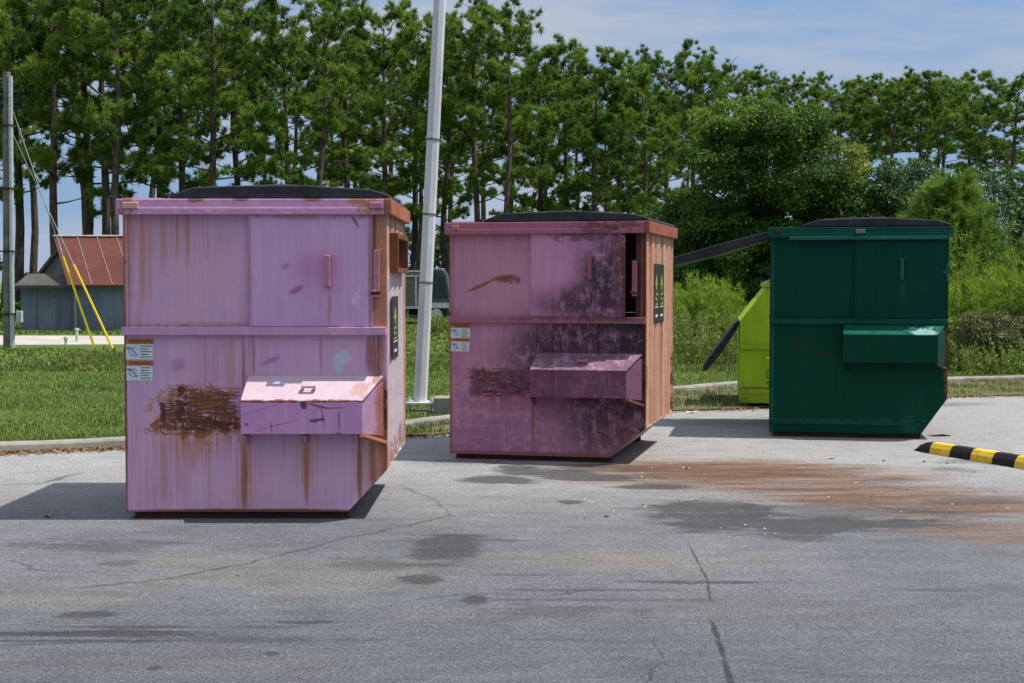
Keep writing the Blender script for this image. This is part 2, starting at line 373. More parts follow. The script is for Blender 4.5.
# ---------------------------------------------------------------- ground
EDGE = [(-60,-1),(-20,7.0),(-8,11.72),(-4.6,13.0),(-3.57,13.46),(-2.2,13.95),(-.9,14.45),(.3,15.3),(1.2,16.5),(1.93,17.2),(2.9,17.5),(4.4,18.4),(5.85,19.3),(7.2,19.6),(12,20.6),(22,22),(70,27)]
KERB = [(-60,-1),(-20,7.0),(-8,11.75),(-4.6,13.03),(-3.57,13.49),(-2.3,14.1),(-1.11,15.02),(-.1,16.5),(.9,18.2),(2.27,20.0),(3.33,21.0),(6.6,21.9),(8.0,22.4),(13,24),(22,26),(70,32)]
def strip(name, near, far, z, mat, kind='structure'):
    vv = [(x, y, z) for x, y in near]+[(x, y, z) for x, y in far]; n = len(near)
    me = bpy.data.meshes.new(name); me.from_pydata(vv, [], [(i, i+1, n+i+1, n+i) for i in range(n-1)]); me.materials.append(mat)
    o = link_mesh(name, me); tag(o, kind=kind); return o
gx_ = np.r_[-700, -120, -40, -18, -11, np.arange(-8, 9.5, .026), 12, 20, 45, 120, 700]
gy_ = np.r_[-60, -5, 2, np.arange(4.2, 9, .014), np.arange(9, 21, .04), 24, 40, 90, 250, 900]
X_, Y_ = np.meshgrid(gx_, gy_); ny, nx = X_.shape
def field(marks):
    f = np.zeros_like(X_)
    for (x, y, a, b, rot, soft, st) in marks:
        cs, sn = math.cos(rot), math.sin(rot); dx, dy = X_-x, Y_-y
        d = np.hypot((dx*cs+dy*sn)/a, (-dx*sn+dy*cs)/b); t = np.clip((1+soft/2-d)/soft, 0, 1); f = np.maximum(f, st*t*t*(3-2*t))
    return f
me = bpy.data.meshes.new("parking_lot"); me.vertices.add(nx*ny)
me.vertices.foreach_set('co', np.stack([X_, Y_, 0*X_], -1).astype(np.float32).ravel())
I = np.arange(nx*ny).reshape(ny, nx); Q = np.stack([I[:-1,:-1], I[:-1,1:], I[1:,1:], I[1:,:-1]], -1).reshape(-1, 4)
me.loops.add(Q.size); me.loops.foreach_set('vertex_index', Q.astype(np.int32).ravel())
me.polygons.add(len(Q)); me.polygons.foreach_set('loop_start', np.arange(0, Q.size, 4, dtype=np.int32)); me.update(calc_edges=True)
ca = me.attributes.new('marks', 'FLOAT_COLOR', 'POINT')
ca.data.foreach_set('color', np.stack([field(MARKS[k]) for k in ('dark', 'faint', 'rust', 'tan')], -1).astype(np.float32).ravel())
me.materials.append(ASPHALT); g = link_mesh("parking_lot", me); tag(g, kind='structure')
def xform_far(pts, yf): return [(x*(12 if abs(x) > 50 else 1), yf) for x, y in pts]
strip("verge", EDGE, [(kx, ky) for kx, ky in KERB][:len(EDGE)-1]+[KERB[-1]], .018, DIRT) if len(EDGE) == len(KERB) else None
# verge follows the lot's edge and the kerb; both lines resampled on common stations
def resample(P, n):
    P = np.array(P, float); s = np.r_[0, np.cumsum(np.linalg.norm(np.diff(P, axis=0), axis=1))]
    return P, s
def yline(P, x): P = np.array(P); return float(np.interp(x, P[:,0], P[:,1]))
xs = [-60,-40,-20,-12,-8,-6,-4.6,-3.57,-3,-2.6,-2.2,-1.6,-1.11,-.9,-.5,-.1,.3,.6,.9,1.2,1.5,1.93,2.27,2.9,3.33,4.4,5.85,6.6,7.2,8,10,12,13,17,22,40,70]
strip("verge", [(x, yline(EDGE, x)) for x in xs], [(x, yline(KERB, x)+.05) for x in xs], .018, DIRT)
near = [(x, yline(KERB, x)+.1) for x in xs]
strip("lawn", [(-700, -300)]+near+[(700, 60)], [(-700, 900)]+[(x, 900) for x in xs]+[(700, 900)], .05, LAWN)
# the worn concrete kerb: a real step, in cast lengths
kb = MB()
def kerb_pts(step=.12):
    P = [Vector((*p, 0)) for p in KERB[1:-1]]; out = []
    for a, b in zip(P, P[1:]):
        n = max(1, int((b-a).length/step)); out += [a.lerp(b, i/n) for i in range(n)]
    return out+[P[-1]]
kp = kerb_pts(.35); rk = random.Random(4)
prof = [(-.01, 0), (.0, .065), (.02, .085), (.13, .09), (.15, .08), (.15, 0)]
vv = []; nP = len(prof)
for i, p in enumerate(kp):
    d = (kp[min(i+1, len(kp)-1)]-kp[max(i-1, 0)]).normalized(); nrm = Vector((-d.y, d.x, 0)); dz = rk.uniform(-.006, .004)
    vv += [(p.x+nrm.x*a, p.y+nrm.y*a, h+dz*(h > 0)) for a, h in prof]
ff = [(i*nP+k, (i+1)*nP+k, (i+1)*nP+k+1, i*nP+k+1) for i in range(len(kp)-1) for k in range(nP-1)]
tag(kb.add(vv, ff).build("kerb", CONC), kind='structure')
# pale road far behind on the left
strip("far_road", [(-60, 32.0), (-30, 33.5), (-12, 33.8), (-7, 34.3)], [(-60, 39), (-30, 40.0), (-12, 39.6), (-7, 38.6)], .06, FARROAD)

# grass blades
GRASS = foliage("grass", (.05, .10, .018), (.165, .215, .045), 1.1, .3, .6, .2, .55, tip=(.28, .24, .10))
rng = np.random.default_rng(3)
def blades(n, xr, yr, h, w, clear, dens=None):
    x = rng.uniform(*xr, n); y = yr[0]+(yr[1]-yr[0])*rng.random(n)**1.5
    e = np.interp(x, *np.array(KERB).T)+clear; k = y > e
    k &= ~((y > 31.8) & (y < 40.2) & (x < -6.8)); x, y = x[k], y[k]; n = len(x)
    patch = .6+.8*(.5+.5*np.sin(x*1.7+np.sin(y*1.3)*2)*np.cos(y*.9+x*.4))
    a = rng.uniform(0, 2*np.pi, n); hh = h*rng.uniform(.5, 1.2, n)*patch; ln = rng.uniform(.1, .6, n)*hh
    ww = w*rng.uniform(.6, 1.3, n)*(1+y/40)
    dx, dy = np.cos(a), np.sin(a); tx, ty = -dy, dx
    b0 = np.stack([x-tx*ww, y-ty*ww, np.full(n, .045)], 1); b1 = np.stack([x+tx*ww, y+ty*ww, np.full(n, .045)], 1)
    t = np.stack([x+dx*ln, y+dy*ln, .045+hh], 1)
    return np.stack([b0, b1, t], 1).reshape(-1, 3)
V = np.concatenate([blades(230000, (-9, 10), (13.2, 30), .045, .005, .16), blades(120000, (-24, 26), (24, 66), .07, .018, 2)])
gr = link_mesh("grass", np_mesh("grass", V, 3, GRASS)); tag(gr, kind='stuff'); tag(gr, "mown green grass of the lawn behind the kerb", "grass")
# scrubby verge grass between kerb and lot
n = 16000; x = rng.uniform(-3.2, 10, n); e0 = np.interp(x, *np.array(EDGE).T); e1 = np.interp(x, *np.array(KERB).T); y = e0+(e1-e0)*rng.random(n)**.7
cl = (np.sin(x*5+y*3)+np.cos(y*6-x*2)+rng.normal(size=n)*.6) > -.2; x, y = x[cl], y[cl]; n = len(x)
a = rng.uniform(0, 6.28, n); hh = rng.uniform(.02, .09, n); V = np.stack([np.stack([x-.008*np.sin(a), y+.008*np.cos(a), x*0+.015], 1), np.stack([x+.008*np.sin(a), y-.008*np.cos(a), x*0+.015], 1), np.stack([x+hh*.6*np.cos(a), y+hh*.6*np.sin(a), .015+hh], 1)], 1).reshape(-1, 3)
tag(link_mesh("verge_grass", np_mesh("verge_grass", V, 3, foliage("verge_grass", (.06, .09, .02), (.16, .19, .05), 2, .3, tip=(.3, .22, .1)))), "scrubby grass on the dirt between lot and kerb", "grass", kind='stuff')
# leaf litter along the kerb and crumbs on the lot
LIT = foliage("dry_leaf", (.10, .055, .025), (.30, .19, .09), 5, .1, .8, .1, .9)
n = 5200; x = np.concatenate([rng.uniform(-7, -2.4, 3600), rng.uniform(-2.4, 7, 1600)]); y = np.interp(x, *np.array(EDGE).T)-np.abs(rng.normal(size=n))*.13+.0
p = np.stack([x, y, rng.uniform(.004, .02, n)], 1); V = leaves(rng, p, np.tile([0, 0, 1.], (n, 1)), .045, .35, .5)
V[:,2] = np.maximum(V[:,2], .003)
tag(link_mesh("leaf_litter", np_mesh("leaf_litter", V, 4, LIT)), "brown leaf litter gathered along the foot of the kerb", "leaf litter", kind='stuff')
def pebbles(name, pts, mat, label):
    b = MB(); r = random.Random(8)
    for (x, y, s) in pts:
        vv = []; k = 6
        for lay, (zz, rr) in enumerate(((0, .8), (.45, 1), (.8, .5))):
            vv += [(x+s*rr*math.cos(6.283*i/k+lay)*r.uniform(.7, 1.2), y+s*rr*math.sin(6.283*i/k+lay)*r.uniform(.7, 1.2), zz*s) for i in range(k)]
        b.add(vv, [(l*k+i, l*k+(i+1)%k, (l+1)*k+(i+1)%k, (l+1)*k+i) for l in range(2) for i in range(k)]+[tuple(range(2*k, 3*k))])
    tag(b.build(name, mat), label, "gravel", kind='stuff')
rp = random.Random(5); pts = []
for _ in range(70):
    q = G(rp.uniform(560, 1060), rp.uniform(430, 520)); pts.append((q.x, q.y, rp.uniform(.003, .009)))
for _ in range(60):
    q = G(rp.uniform(-40, 1060), rp.uniform(480, 690)); pts.append((q.x, q.y, rp.uniform(.002, .006)))
for q, s in ((G(606, 517), .018), (G(924, 462), .016), (G(884, 461), .014), (G(947, 464), .014)): pts.append((q.x, q.y, s))
pebbles("gravel", pts, simple("dark_stone", (.10, .095, .09), .9), "dark crumbs of grit scattered over the asphalt")
pts = []
for _ in range(40):
    q = G(rp.uniform(520, 1040), rp.uniform(440, 540)); pts.append((q.x, q.y, rp.uniform(.004, .011)))
pebbles("pale_gravel", pts, simple("pale_stone", (.6, .58, .54), .9), "pale stone chips scattered over the asphalt")

# ---------------------------------------------------------------- shared materials
LID = MT("lid_plastic", .42, .35); LID.bump(LID.noise(LID.co, 3, 4, .5), .2, .02)
LID = LID.color(LID.mix(LID.ramp(LID.noise(LID.co, 5, 6, .7), .4, .7), (.010, .012, .015), (.028, .031, .037)))
BLACK = simple("black_rubber", (.018, .018, .02), .75, .2)
STEELRUST = paint("rusted_steel", (.06, .02, .013), (.03, .013, .01), .3, chips=.6, rough=.8)
GALV = simple("galvanised_steel", (.42, .45, .48), .5, .5, .2, var=.18, scale=14)
STK_W = simple("sticker_white", (.62, .64, .66), .5, .4, var=.12, scale=60)
STK_O = simple("sticker_orange", (.50, .16, .03), .5, .4, var=.2, scale=50)
INK = simple("ink", (.05, .045, .05), .6, .2); INKB = simple("ink_blue", (.12, .22, .42), .6, .2)
LIME_INK = simple("sign_lime", (.24, .29, .05), .6, .2, var=.2); SIGNB = simple("sign_black", (.028, .03, .03), .5, .4)

def text_mesh(name, txt, size, mat, parent, mtx, align='LEFT'):
    cu = bpy.data.curves.new(name, 'FONT'); cu.body = txt; cu.size = size; cu.align_x = align; cu.extrude = .0004
    t = bpy.data.objects.new(name, cu); COL.objects.link(t)
    me = bpy.data.meshes.new_from_object(t.evaluated_get(bpy.context.evaluated_depsgraph_get()))
    bpy.data.objects.remove(t); me.transform(mtx); me.materials.clear(); me.materials.append(mat); me.name = name
    return link_mesh(name, me, parent)
M_FRONT = Matrix(((1,0,0,0),(0,0,-1,0),(0,1,0,0),(0,0,0,1)))        # text plane to xz facing -y
M_RIGHT = Matrix(((0,0,1,0),(1,0,0,0),(0,1,0,0),(0,0,0,1)))         # text plane to yz facing +x

def sticker(parent, x, z, w, h, y):
    """warning sticker with an orange header, pictogram and print"""
    b = MB().box(x, x+w, y-.002, y, z, z+h).build("warning_sticker", STK_W, parent)
    MB().box(x, x+w, y-.0035, y-.0022, z+h*.74, z+h).build("sticker_header", STK_O, b)
    text_mesh("warning_text", "WARNING", h*.25, INK, b, Matrix.Translation((x+w*.57, y-.0042, z+h*.785)) @ M_FRONT, 'CENTER')
    m = MB(); cx, cz, r = x+w*.27, z+h*.38, h*.2
    m.tube([(cx+r*math.cos(t/10*5.2+.5), y-.003, cz+r*math.sin(t/10*5.2+.5)) for t in range(11)], .0022, 5)
    m.tube([(cx-r*.7, y-.003, cz+r*.9), (cx+r*.4, y-.003, cz-r*.2), (cx+r, y-.003, cz-r)], .004, 5)
    m.box(x+.004, x+w*.16, y-.0034, y-.0022, z+h*.5, z+h*.6)
    m.build("pictogram", INKB, b)
    m = MB()
    for k in range(5): m.box(x+w*.54, x+w*(.94-.1*(k % 2)), y-.0034, y-.0022, z+h*(.62-.13*k), z+h*(.655-.13*k))
    m.build("small_print", INKB if y > 5 else INK, b)
    return b
def side_sign(parent, x, y0, y1, z0, z1, cols):
    """black sign on the sunny end wall (faces +x) with lime arrows"""
    b = MB().box(x, x+.004, y0, y1, z0, z1).build("recycling_sign", SIGNB, parent)
    m = MB(); w = (y1-y0)/cols; hh = z1-z0
    for k in range(cols):
        c = y0+w*(k+.5); r = w*.21; zc = z0+hh*.52
        m.prism_x([(c-r, zc+hh*.12), (c+r, zc+hh*.12), (c, zc+hh*.30)], x+.004, x+.006)
        m.prism_x([(c-r*.4, zc+hh*.04), (c+r*.4, zc+hh*.04), (c+r*.4, zc+hh*.115), (c-r*.4, zc+hh*.115)], x+.004, x+.006)
        for s, zz in ((1, 0), (-1, -.085), (1, -.17)):
            zz = zc+hh*zz
            m.prism_x([(c-r, zz-hh*.05), (c+r, zz-hh*.05), (c+r, zz-hh*.02), (c-r, zz-hh*.02)], x+.004, x+.006)
            q = c+s*r*.8; m.prism_x([(q-r*.2, zz-hh*.019), (q+r*.2, zz-hh*.019), (q+r*.2, zz+hh*.02), (q-r*.2, zz+hh*.02)], x+.004, x+.006)
    m.build("arrow_emblem", LIME_INK, b)
    m = MB()
    for k in range(cols):
        c = y0+w*(k+.5)
        m.box(x+.004, x+.006, c-w*.3, c+w*.3, z0+hh*.26, z0+hh*.275); m.box(x+.004, x+.006, c-w*.2, c+w*.2, z0+hh*.1, z0+hh*.14)
    m.build("sign_print", STK_W, b)
    return b

# ---------------------------------------------------------------- the big front-load bins
def big_bin(label, loc, rz, p):
    L_, D, Hh = p['L'], p['D'], p['H']; M = p['mats']; zl, cx, cz = p['ledge'], p['cham'][0], p['cham'][1]
    r = empty("dumpster", loc, label, "dumpster", p['group'], rz)
    t = .012; zt = Hh-.10
    z0 = .045
    prof = [(0, z0), (cx, z0), (L_, cz), (L_, zl), (0, zl)]
    side = lambda y0, y1: MB().prism_y(prof, y0, y1)
    side(0, t).build("side_panel", M['front'], r, .003)
    side(D-t, D).build("side_panel", M['front'], r, .003)
    # corner posts and upper fixed panels (two sides)
    xs_, xe = p['split'], p['door_end']
    for (ya, yb, s) in ((0, t, -1), (D-t, D, 1)):
        MB().box(0, .03, ya, yb, zl, zt).build("corner_post", M['front'], r, .002)
        MB().box(L_-.03 if p.get('open') else xe, L_, ya, yb, zl, zt).build("corner_post", M['post'] if s < 0 else M['front'], r, .002)
        MB().box(.03, xs_+.02, ya+(.012 if s < 0 else -.012), yb+(.012 if s < 0 else -.012), zl, zt).build("fixed_panel", M['front'], r)
        # sliding door with its cross creases
        xa, xb = xs_, (p['door_to'] if p.get('open') else xe)
        yo = -.022 if s < 0 else D+.022; yi = ya-.002 if s < 0 else yb+.002
        xm, zm = xa+(xb-xa)*.62, zl+(zt-zl)*.5; pk = -.012*(-s) if False else (s*.020)
        d = MB(); vv = [(xa, yo, zl+.012), (xb, yo, zl+.012), (xb, yo, zt-.004), (xa, yo, zt-.004), (xm, yo+pk, zm), (xa, yi, zl+.012), (xb, yi, zl+.012), (xb, yi, zt-.004), (xa, yi, zt-.004)]
        fs = [(0,1,4),(1,2,4),(2,3,4),(3,0,4),(5,6,1,0),(6,7,2,1),(7,8,3,2),(8,5,0,3)]
        if s > 0: fs = [f[::-1] for f in fs]
        d.add(vv, fs); door = d.build("sliding_door", M['door'] if s < 0 else M['front'], r)
        if s < 0:
            hx, hz = p['handle']
            h = MB().box(hx-.015, hx+.015, yo-.062, yo-.042, hz-.1, hz+.1).box(hx-.018, hx+.018, yo-.041, yo+.004, hz+.075, hz+.103).box(hx-.018, hx+.018, yo-.041, yo+.004, hz-.103, hz-.08)
            h.build("door_handle", M['handle'], door, .003)
    # interior floor, ends
    MB().prism_y([(0, z0), (cx, z0), (cx, z0+t), (t, z0+t)], t+.001, D-t-.001).build("floor_plate", M['end'], r)
    dx, dz = L_-cx, cz-z0; ln = math.hypot(dx, dz); nx, nz_ = -dz/ln*t, dx/ln*t
    MB().prism_y([(cx, z0), (L_, cz), (L_+nx, cz+nz_), (cx+nx, z0+nz_)], t+.001, D-t-.001).build("sloping_plate", M['sunny'], r)
    # end wall on the sunny side: folded vertical ribs
    y = [t+.002]; n = p['ribs']; w = (D-2*t-.004)/n; outl = []
    for i in range(n):
        a = t+.002+i*w; outl += [(L_-.001, a), (L_-.001, a+w*.46), (L_-.03, a+w*.54), (L_-.03, a+w*.92)]
    outl.append((L_-.001, D-t-.002))
    def ribs(za, zb, ymin=-1, ymax=9):
        pts = [q for q in outl if ymin <= q[1] <= ymax]
        m = MB(); inner = [(L_-.045, pts[-1][1]), (L_-.045, pts[0][1])]
        m.prism_z([(a, b) for a, b in pts]+inner, za, zb); return m
    wall = None
    if p.get('window'):
        wy0, wy1, wz0, wz1 = p['window']
        ribs(cz+.002, wz0).build("end_wall", M['sunny'], r); wtop = ribs(wz1, zt)
        wtop.build("end_wall", M['rusty_end'], r)
        ribs(wz0, wz1, -1, wy0).build("end_wall", M['rusty_end'], r); ribs(wz0, wz1, wy1, 9).build("end_wall", M['rusty_end'], r)
        fr = MB(); e = .035
        fr.box(L_-.03, L_+.045, wy0-e, wy0, wz0-e, wz1+e).box(L_-.03, L_+.045, wy1, wy1+e, wz0-e, wz1+e).box(L_-.03, L_+.045, wy0, wy1, wz0-e, wz0).box(L_-.03, L_+.045, wy0, wy1, wz1, wz1+e)
        fr.build("hatch_frame", M['hatch'], r, .003)
    else:
        ribs(cz+.002, zt).build("end_wall", M['sunny'], r)
    MB().box(0, t, t+.001, D-t-.001, z0+t, zt).build("end_wall", M['end'], r)
    # ledge, top rail, skids
    for (ya, yb) in ((-.042, -.0005), (D+.0005, D+.042)):
        MB().box(-.005, L_-.004, ya, yb, zl-.045, zl+.008).build("mid_rail", M['rail'], r, .004)
    lp = .045
    for (ya, yb) in ((-lp, -.0005), (D+.0005, D+lp)):
        MB().box(-.03, L_-.012, ya, yb, zt-.012, Hh-.012).build("top_rail", M['rail'], r, .004)
        MB().box(.0, L_-.07, ya-.012 if ya < 0 else yb+.0005, ya-.0005 if ya < 0 else yb+.012, zt-.012, zt+.03).build("slide_track", M['rail'], r, .003)
    MB().box(L_-.011, L_+.035, -lp-.004, D+lp+.004, zt-.01, Hh-.01).build("top_rail", M['rim'], r, .005)
    MB().box(-.034, -.0305, -lp+.004, D+lp-.004, zt-.009, Hh-.016).build("top_rail", M['end'], r, .004)
    MB().box(0, p['lid0'], -.01, D+.01, Hh-.012, Hh-.004).build("top_plate", M['rail'], r)
    for ya in (.03, D-.11):
        MB().box(.05, cx, ya, ya+.08, 0, z0-.001).build("skid", STEELRUST, r, .004)
    # vertical seam ribs under the ledge
    for xx, zb in p['seams']:
        MB().box(xx-.018, xx+.018, -.007, -.0005, zb, zl-.046).build("seam_rib", M['front'], r, .002)
    # fork pockets on both sides
    pa, pf, pb, ztop, zf, zb_, out = p['pocket']            # left x, front right x, back right x, wall height, front height, bottom, depth
    for s in (-1, 1):
        def Y(v): return -v if s < 0 else D+v
        th = .012
        m = MB()
        def quad(q):
            q = [(a, Y(b), c_) for a, b, c_ in q]; m.add(q, [(0,1,2,3) if s < 0 else (3,2,1,0)])
        def plate(a, b, c_, d, n):
            o_ = [tuple(v[i]+n[i]*th for i in range(3)) for v in (a, b, c_, d)]
            for Q in ((a, b, c_, d), tuple(reversed(o_)), (b, a, o_[0], o_[1]), (c_, b, o_[1], o_[2]), (d, c_, o_[2], o_[3]), (a, d, o_[3], o_[0])): quad(Q)
        # front face
        plate((pa, out, zb_), (pf, out, zb_), (pf, out, zf), (pa, out, zf), (0, -1, 0))
        front_o = m.build("pocket_front" if False else "fork_pocket", M['pocket'], r, .003)
        m = MB()
        plate((pa, out+.002, zf+.003), (pf, out+.002, zf+.003), (pb, .001, ztop), (pa+.02, .001, ztop), (0, -.3, -1))
        m.build("pocket_top", M['pocket_top'], front_o, .002)
        m = MB()
        plate((pa, .001, zb_), (pa, out-th, zb_), (pa, out-th, zf-.004), (pa+.018, .001, ztop-.02), (1, 0, 0))
        m.build("pocket_end", M['pocket'], front_o)
        m = MB()    # gusset at the open end, lower flange
        plate((pf-.004, out-th-.002, zb_), (pb, .0, zb_-.03), (pb, .0, ztop-.04), (pf-.004, out-th-.002, zf-.02), (-1, 0, 0))
        m.build("pocket_gusset", M['gusset'], front_o)
        MB().add([(pf-.02, Y(out-.01), zb_), (pf+.02, Y(out-.03), zb_-.004), (pb+.02, Y(.01), zb_-.06), (pb-.03, Y(.01), zb_-.06),
                  (pf-.02, Y(out-.01), zb_-.02), (pf+.02, Y(out-.03), zb_-.024), (pb+.02, Y(.01), zb_-.08), (pb-.03, Y(.01), zb_-.08)],
                 [(0,1,2,3),(7,6,5,4),(0,4,5,1),(1,5,6,2),(2,6,7,3),(3,7,4,0)]).build("pocket_flange", M['flange'], front_o)
        for xx in p['brackets']:
            MB().prism_x([(Y(.001), zb_+.005), (Y(out-.03), zb_+.005), (Y(.001), zb_-.09)], xx-.006, xx+.006).build("pocket_bracket", M['pocket'], front_o)
        if s < 0 and p.get('lug'):
            lx = p['lug']; k = .55; yy = -out*k; zz = zf+(ztop-zf)*(1-k)
            MB().box(lx-.045, lx-.03, yy-.03, yy, zz, zz+.03).box(lx+.03, lx+.045, yy-.03, yy, zz, zz+.03).box(lx-.045, lx+.045, yy-.035, yy-.02, zz+.012, zz+.026).build("pocket_lug", M['lug'], front_o, .002)
    # locking bar by the doors
    if p.get('bar'):
        bx, bz0, bz1, bm = p['bar']
        MB().box(bx-.02, bx+.02, -.03, -.005, bz0, bz1).box(bx-.03, bx+.0, -.035, -.028, bz0+.02, bz0+.045).build("lock_bar", bm, r, .004)
        MB().cyl((bx-.035, -.03, bz0+.03), .012, .06, 'x', 10).build("lock_latch", STEELRUST, r)
    # lids: two domed covers side by side
    a0, a1 = p['lid0'], L_+.02
    def lid_profile(hh=.085): return [(a0, Hh-.004), (a1, Hh-.004), (a1-.005, Hh+.018), (a1-.12, Hh+.05), (a0+(a1-a0)*.62, Hh+hh-.006), (a0+(a1-a0)*.38, Hh+hh-.008), (a0+.16, Hh+hh*.78), (a0+.01, Hh+.012)]
    halves = ((.0, D/2-.01), (D/2+.01, D))
    for i, (ya, yb) in enumerate(halves):
        if p.get('open_lid') is not None and p['open_lid'][0] == i:
            _, ang, ln = p['open_lid']
            m = MB(); m.prism_y([(0, -.03), (.1, -.04), (ln*.5, -.055), (ln, -.05), (ln, .0), (ln*.97, .035), (ln*.6, .05), (.1, .03), (0, .01)], ya+.01, yb-.01)
            m.box(ln-.05, ln, ya+.1, ya+.35, -.085, -.051)
            ld = m.build("lid", LID, r, .006)
            ld.location = (a0-.06, 0, Hh+.01); ld.rotation_euler = (0, math.pi-ang, 0)
            ld['label'] = "black plastic lid flipped open"
        else:
            m = MB().prism_y(lid_profile(), ya, yb)
            for q in (.2, .5, .8):     # stiffening ridges moulded in the lid
                yy = ya+(yb-ya)*q; m.prism_y([(a0+.2, Hh+.05), (a1-.2, Hh+.04), (a1-.25, Hh+.068), (a0+(a1-a0)*.5, Hh+.094), (a0+.22, Hh+.078)], yy-.03, yy+.03)
            m.build("lid", LID, r, .008)
    m = MB(); m.cyl((a0-.015, -.02, Hh+.004), .014, D+.04, 'y', 10)
    for q in (.06, .3, .42, .56, .7, .92): m.box(a0-.05, a0+.02, D*q, D*q+.05, Hh-.004, Hh+.02)
    m.build("hinge_rod", BLACK, r)
    for (lx, lw_, lmat) in p['rail_lugs']:
        MB().box(lx, lx+lw_, -lp-.024, -lp-.001, Hh-.075, Hh-.035).build("rail_lug", lmat, r, .004)
    return r

PINKG = "front-load dumpsters on the asphalt lot"
# --- paints of the first (pale pink-purple) bin.  x 0..1.706, z 0..2.09
L1 = 1.706
def X1(px): return (px-126)/153.6
def Z1(py): return (519-py)/153.6
VS = lambda px, ya, yb, w=.010, st=.75, col=RUST: (X1(px), (Z1(ya)+Z1(yb))/2, w, (Z1(ya)-Z1(yb))/2, 0, col, st, 1.0, None)
F1 = [
    (X1(202), Z1(415), .30, .17, 0, RUSTL, .7, .9, 'mottle'), (X1(200), Z1(440), .24, .14, 0, RUSTL, .8, 1.2, 'streak'),
    (X1(207), Z1(411), .21, .13, 0, RUST, .85, .5, 'box-mottle'), (X1(206), Z1(410), .23, .15, 0, RUST, .8, .5, 'box-scratch'), (X1(190), Z1(428), .26, .05, 0, RUST, .8, 1, 'mottle'), (X1(205), Z1(405), .22, .12, 0, RUSTL, .5, .6, 'box-mottle'),
    (X1(170), Z1(416), .05, .085, 0, CRUST, .8, .5, 'box-scratch'), (X1(210), Z1(409), .18, .115, 0, CRUST, .75, .7, 'box-scratch'), (X1(214), Z1(424), .20, .04, 0, CRUST, .97, .6, 'box-scratch'), (X1(184), Z1(406), .04, .12, .05, CRUST, .9, .6, 'mottle'), (X1(164), Z1(417), .018, .08, 0, CRUST, .85, .8, 'mottle'),
    VS(245, 340, 395, .012, .6), VS(245, 440, 512, .022, .85), (X1(246), Z1(465), .09, .28, 0, RUSTL, .7, 1.2, 'streak'), (X1(307), Z1(455), .08, .2, 0, RUSTL, .7, 1.2, 'streak'), (X1(370), Z1(455), .09, .3, 0, RUSTL, .8, 1.2, 'streak'), (X1(160), Z1(470), .2, .3, 0, RUSTL, .4, 1.2, 'streak'), (X1(232), Z1(360), .3, .2, 0, RUSTL, .28, 1.2, 'streak'), (X1(378), Z1(355), .06, .2, 0, RUST, .7, 1.2, 'streak'), (X1(170), Z1(235), .35, .15, 0, RUSTL, .45, 1.3, 'streak'), VS(307, 438, 505, .012, .7), VS(307, 438, 490, .035, .4, RUSTL), VS(360, 436, 505, .016, .8), VS(374, 436, 490, .02, .85),
    VS(322, 334, 372, .010, .45), VS(255, 336, 376, .010, .5), VS(207, 336, 395, .008, .45, RUSTL), VS(232, 336, 395, .03, .35, RUSTL), VS(165, 436, 500, .02, .4, RUSTL), VS(193, 436, 470, .02, .45, RUSTL), VS(210, 436, 512, .012, .35, RUSTL), VS(370, 335, 372, .02, .6), VS(380, 334, 375, .03, .65),
    (X1(384), Z1(430), .035, .33, 0, RUST, .95, .8, None), (X1(386), Z1(405), .03, .14, 0, CRUST, .9, .7, 'mottle'), (X1(378), Z1(455), .04, .25, 0, RUSTL, .7, 1, None),
    (X1(126), 1.0, .016, 1.2, 0, (.14,.04,.015), .95, .8, None), (.85, .048, 1.0, .018, 0, (.14,.04,.015), .95, .8, None), (X1(345), Z1(357), .055, .045, .3, (.45, .50, .56), .8, .5, None), (X1(339), Z1(364), .03, .06, .2, (.45, .50, .56), .75, .5, None),
    (X1(272), Z1(360), .06, .015, .4, (.33, .12, .26), .7, .9, None), (X1(180), Z1(365), .05, .04, .5, (.33, .14, .30), .5, .9, None), (X1(150), 1.235, .5, .03, 0, RUST, .45, 1.2, 'mottle'),
    (X1(145), Z1(250), .02, .35, 0, RUSTL, .6, 1, None), (X1(128), Z1(250), .05, .45, 0, RUSTL, .45, 1, None), (X1(190), Z1(228), .008, .2, 0, RUSTL, .8, 1, None), (X1(180), Z1(228), .012, .14, 0, RUSTL, .5, 1, None), (X1(165), Z1(235), .015, .25, 0, RUSTL, .4, 1, None), (X1(152), Z1(255), .015, .35, 0, RUSTL, .4, 1, None),
    (X1(128), Z1(262), .012, .015, .3, CRUST, .5, 1, None), (X1(245), Z1(325), .6, .02, 0, RUSTL, .5, 1.2, None)]
P1a, P1b = (.51, .305, .49), (.57, .34, .46)
D1b = [(X1(320), Z1(268), .16, .16, 0, (.46, .17, .35), .35, 1.6, None), (X1(320), Z1(268), .12, .10, 0, (.46, .17, .37), .4, 1.4, None), (X1(298), Z1(290), .05, .02, .5, (.36, .09, .22), .8, .8, None), (X1(288), Z1(266), .03, .02, .4, (.36, .09, .22), .5, .8, None),
       (X1(357), Z1(222), .008, .05, .5, RUST, .8, .8, None), VS(331, 290, 325, .012, .55, RUSTL), (X1(372), 1.6, .015, .5, 0, RUST, .6, 1, None), (X1(252), 1.6, .012, .5, 0, RUST, .45, 1, None), (X1(310), Z1(216), .4, .02, 0, RUSTL, .5, 1.2, 'mottle')]
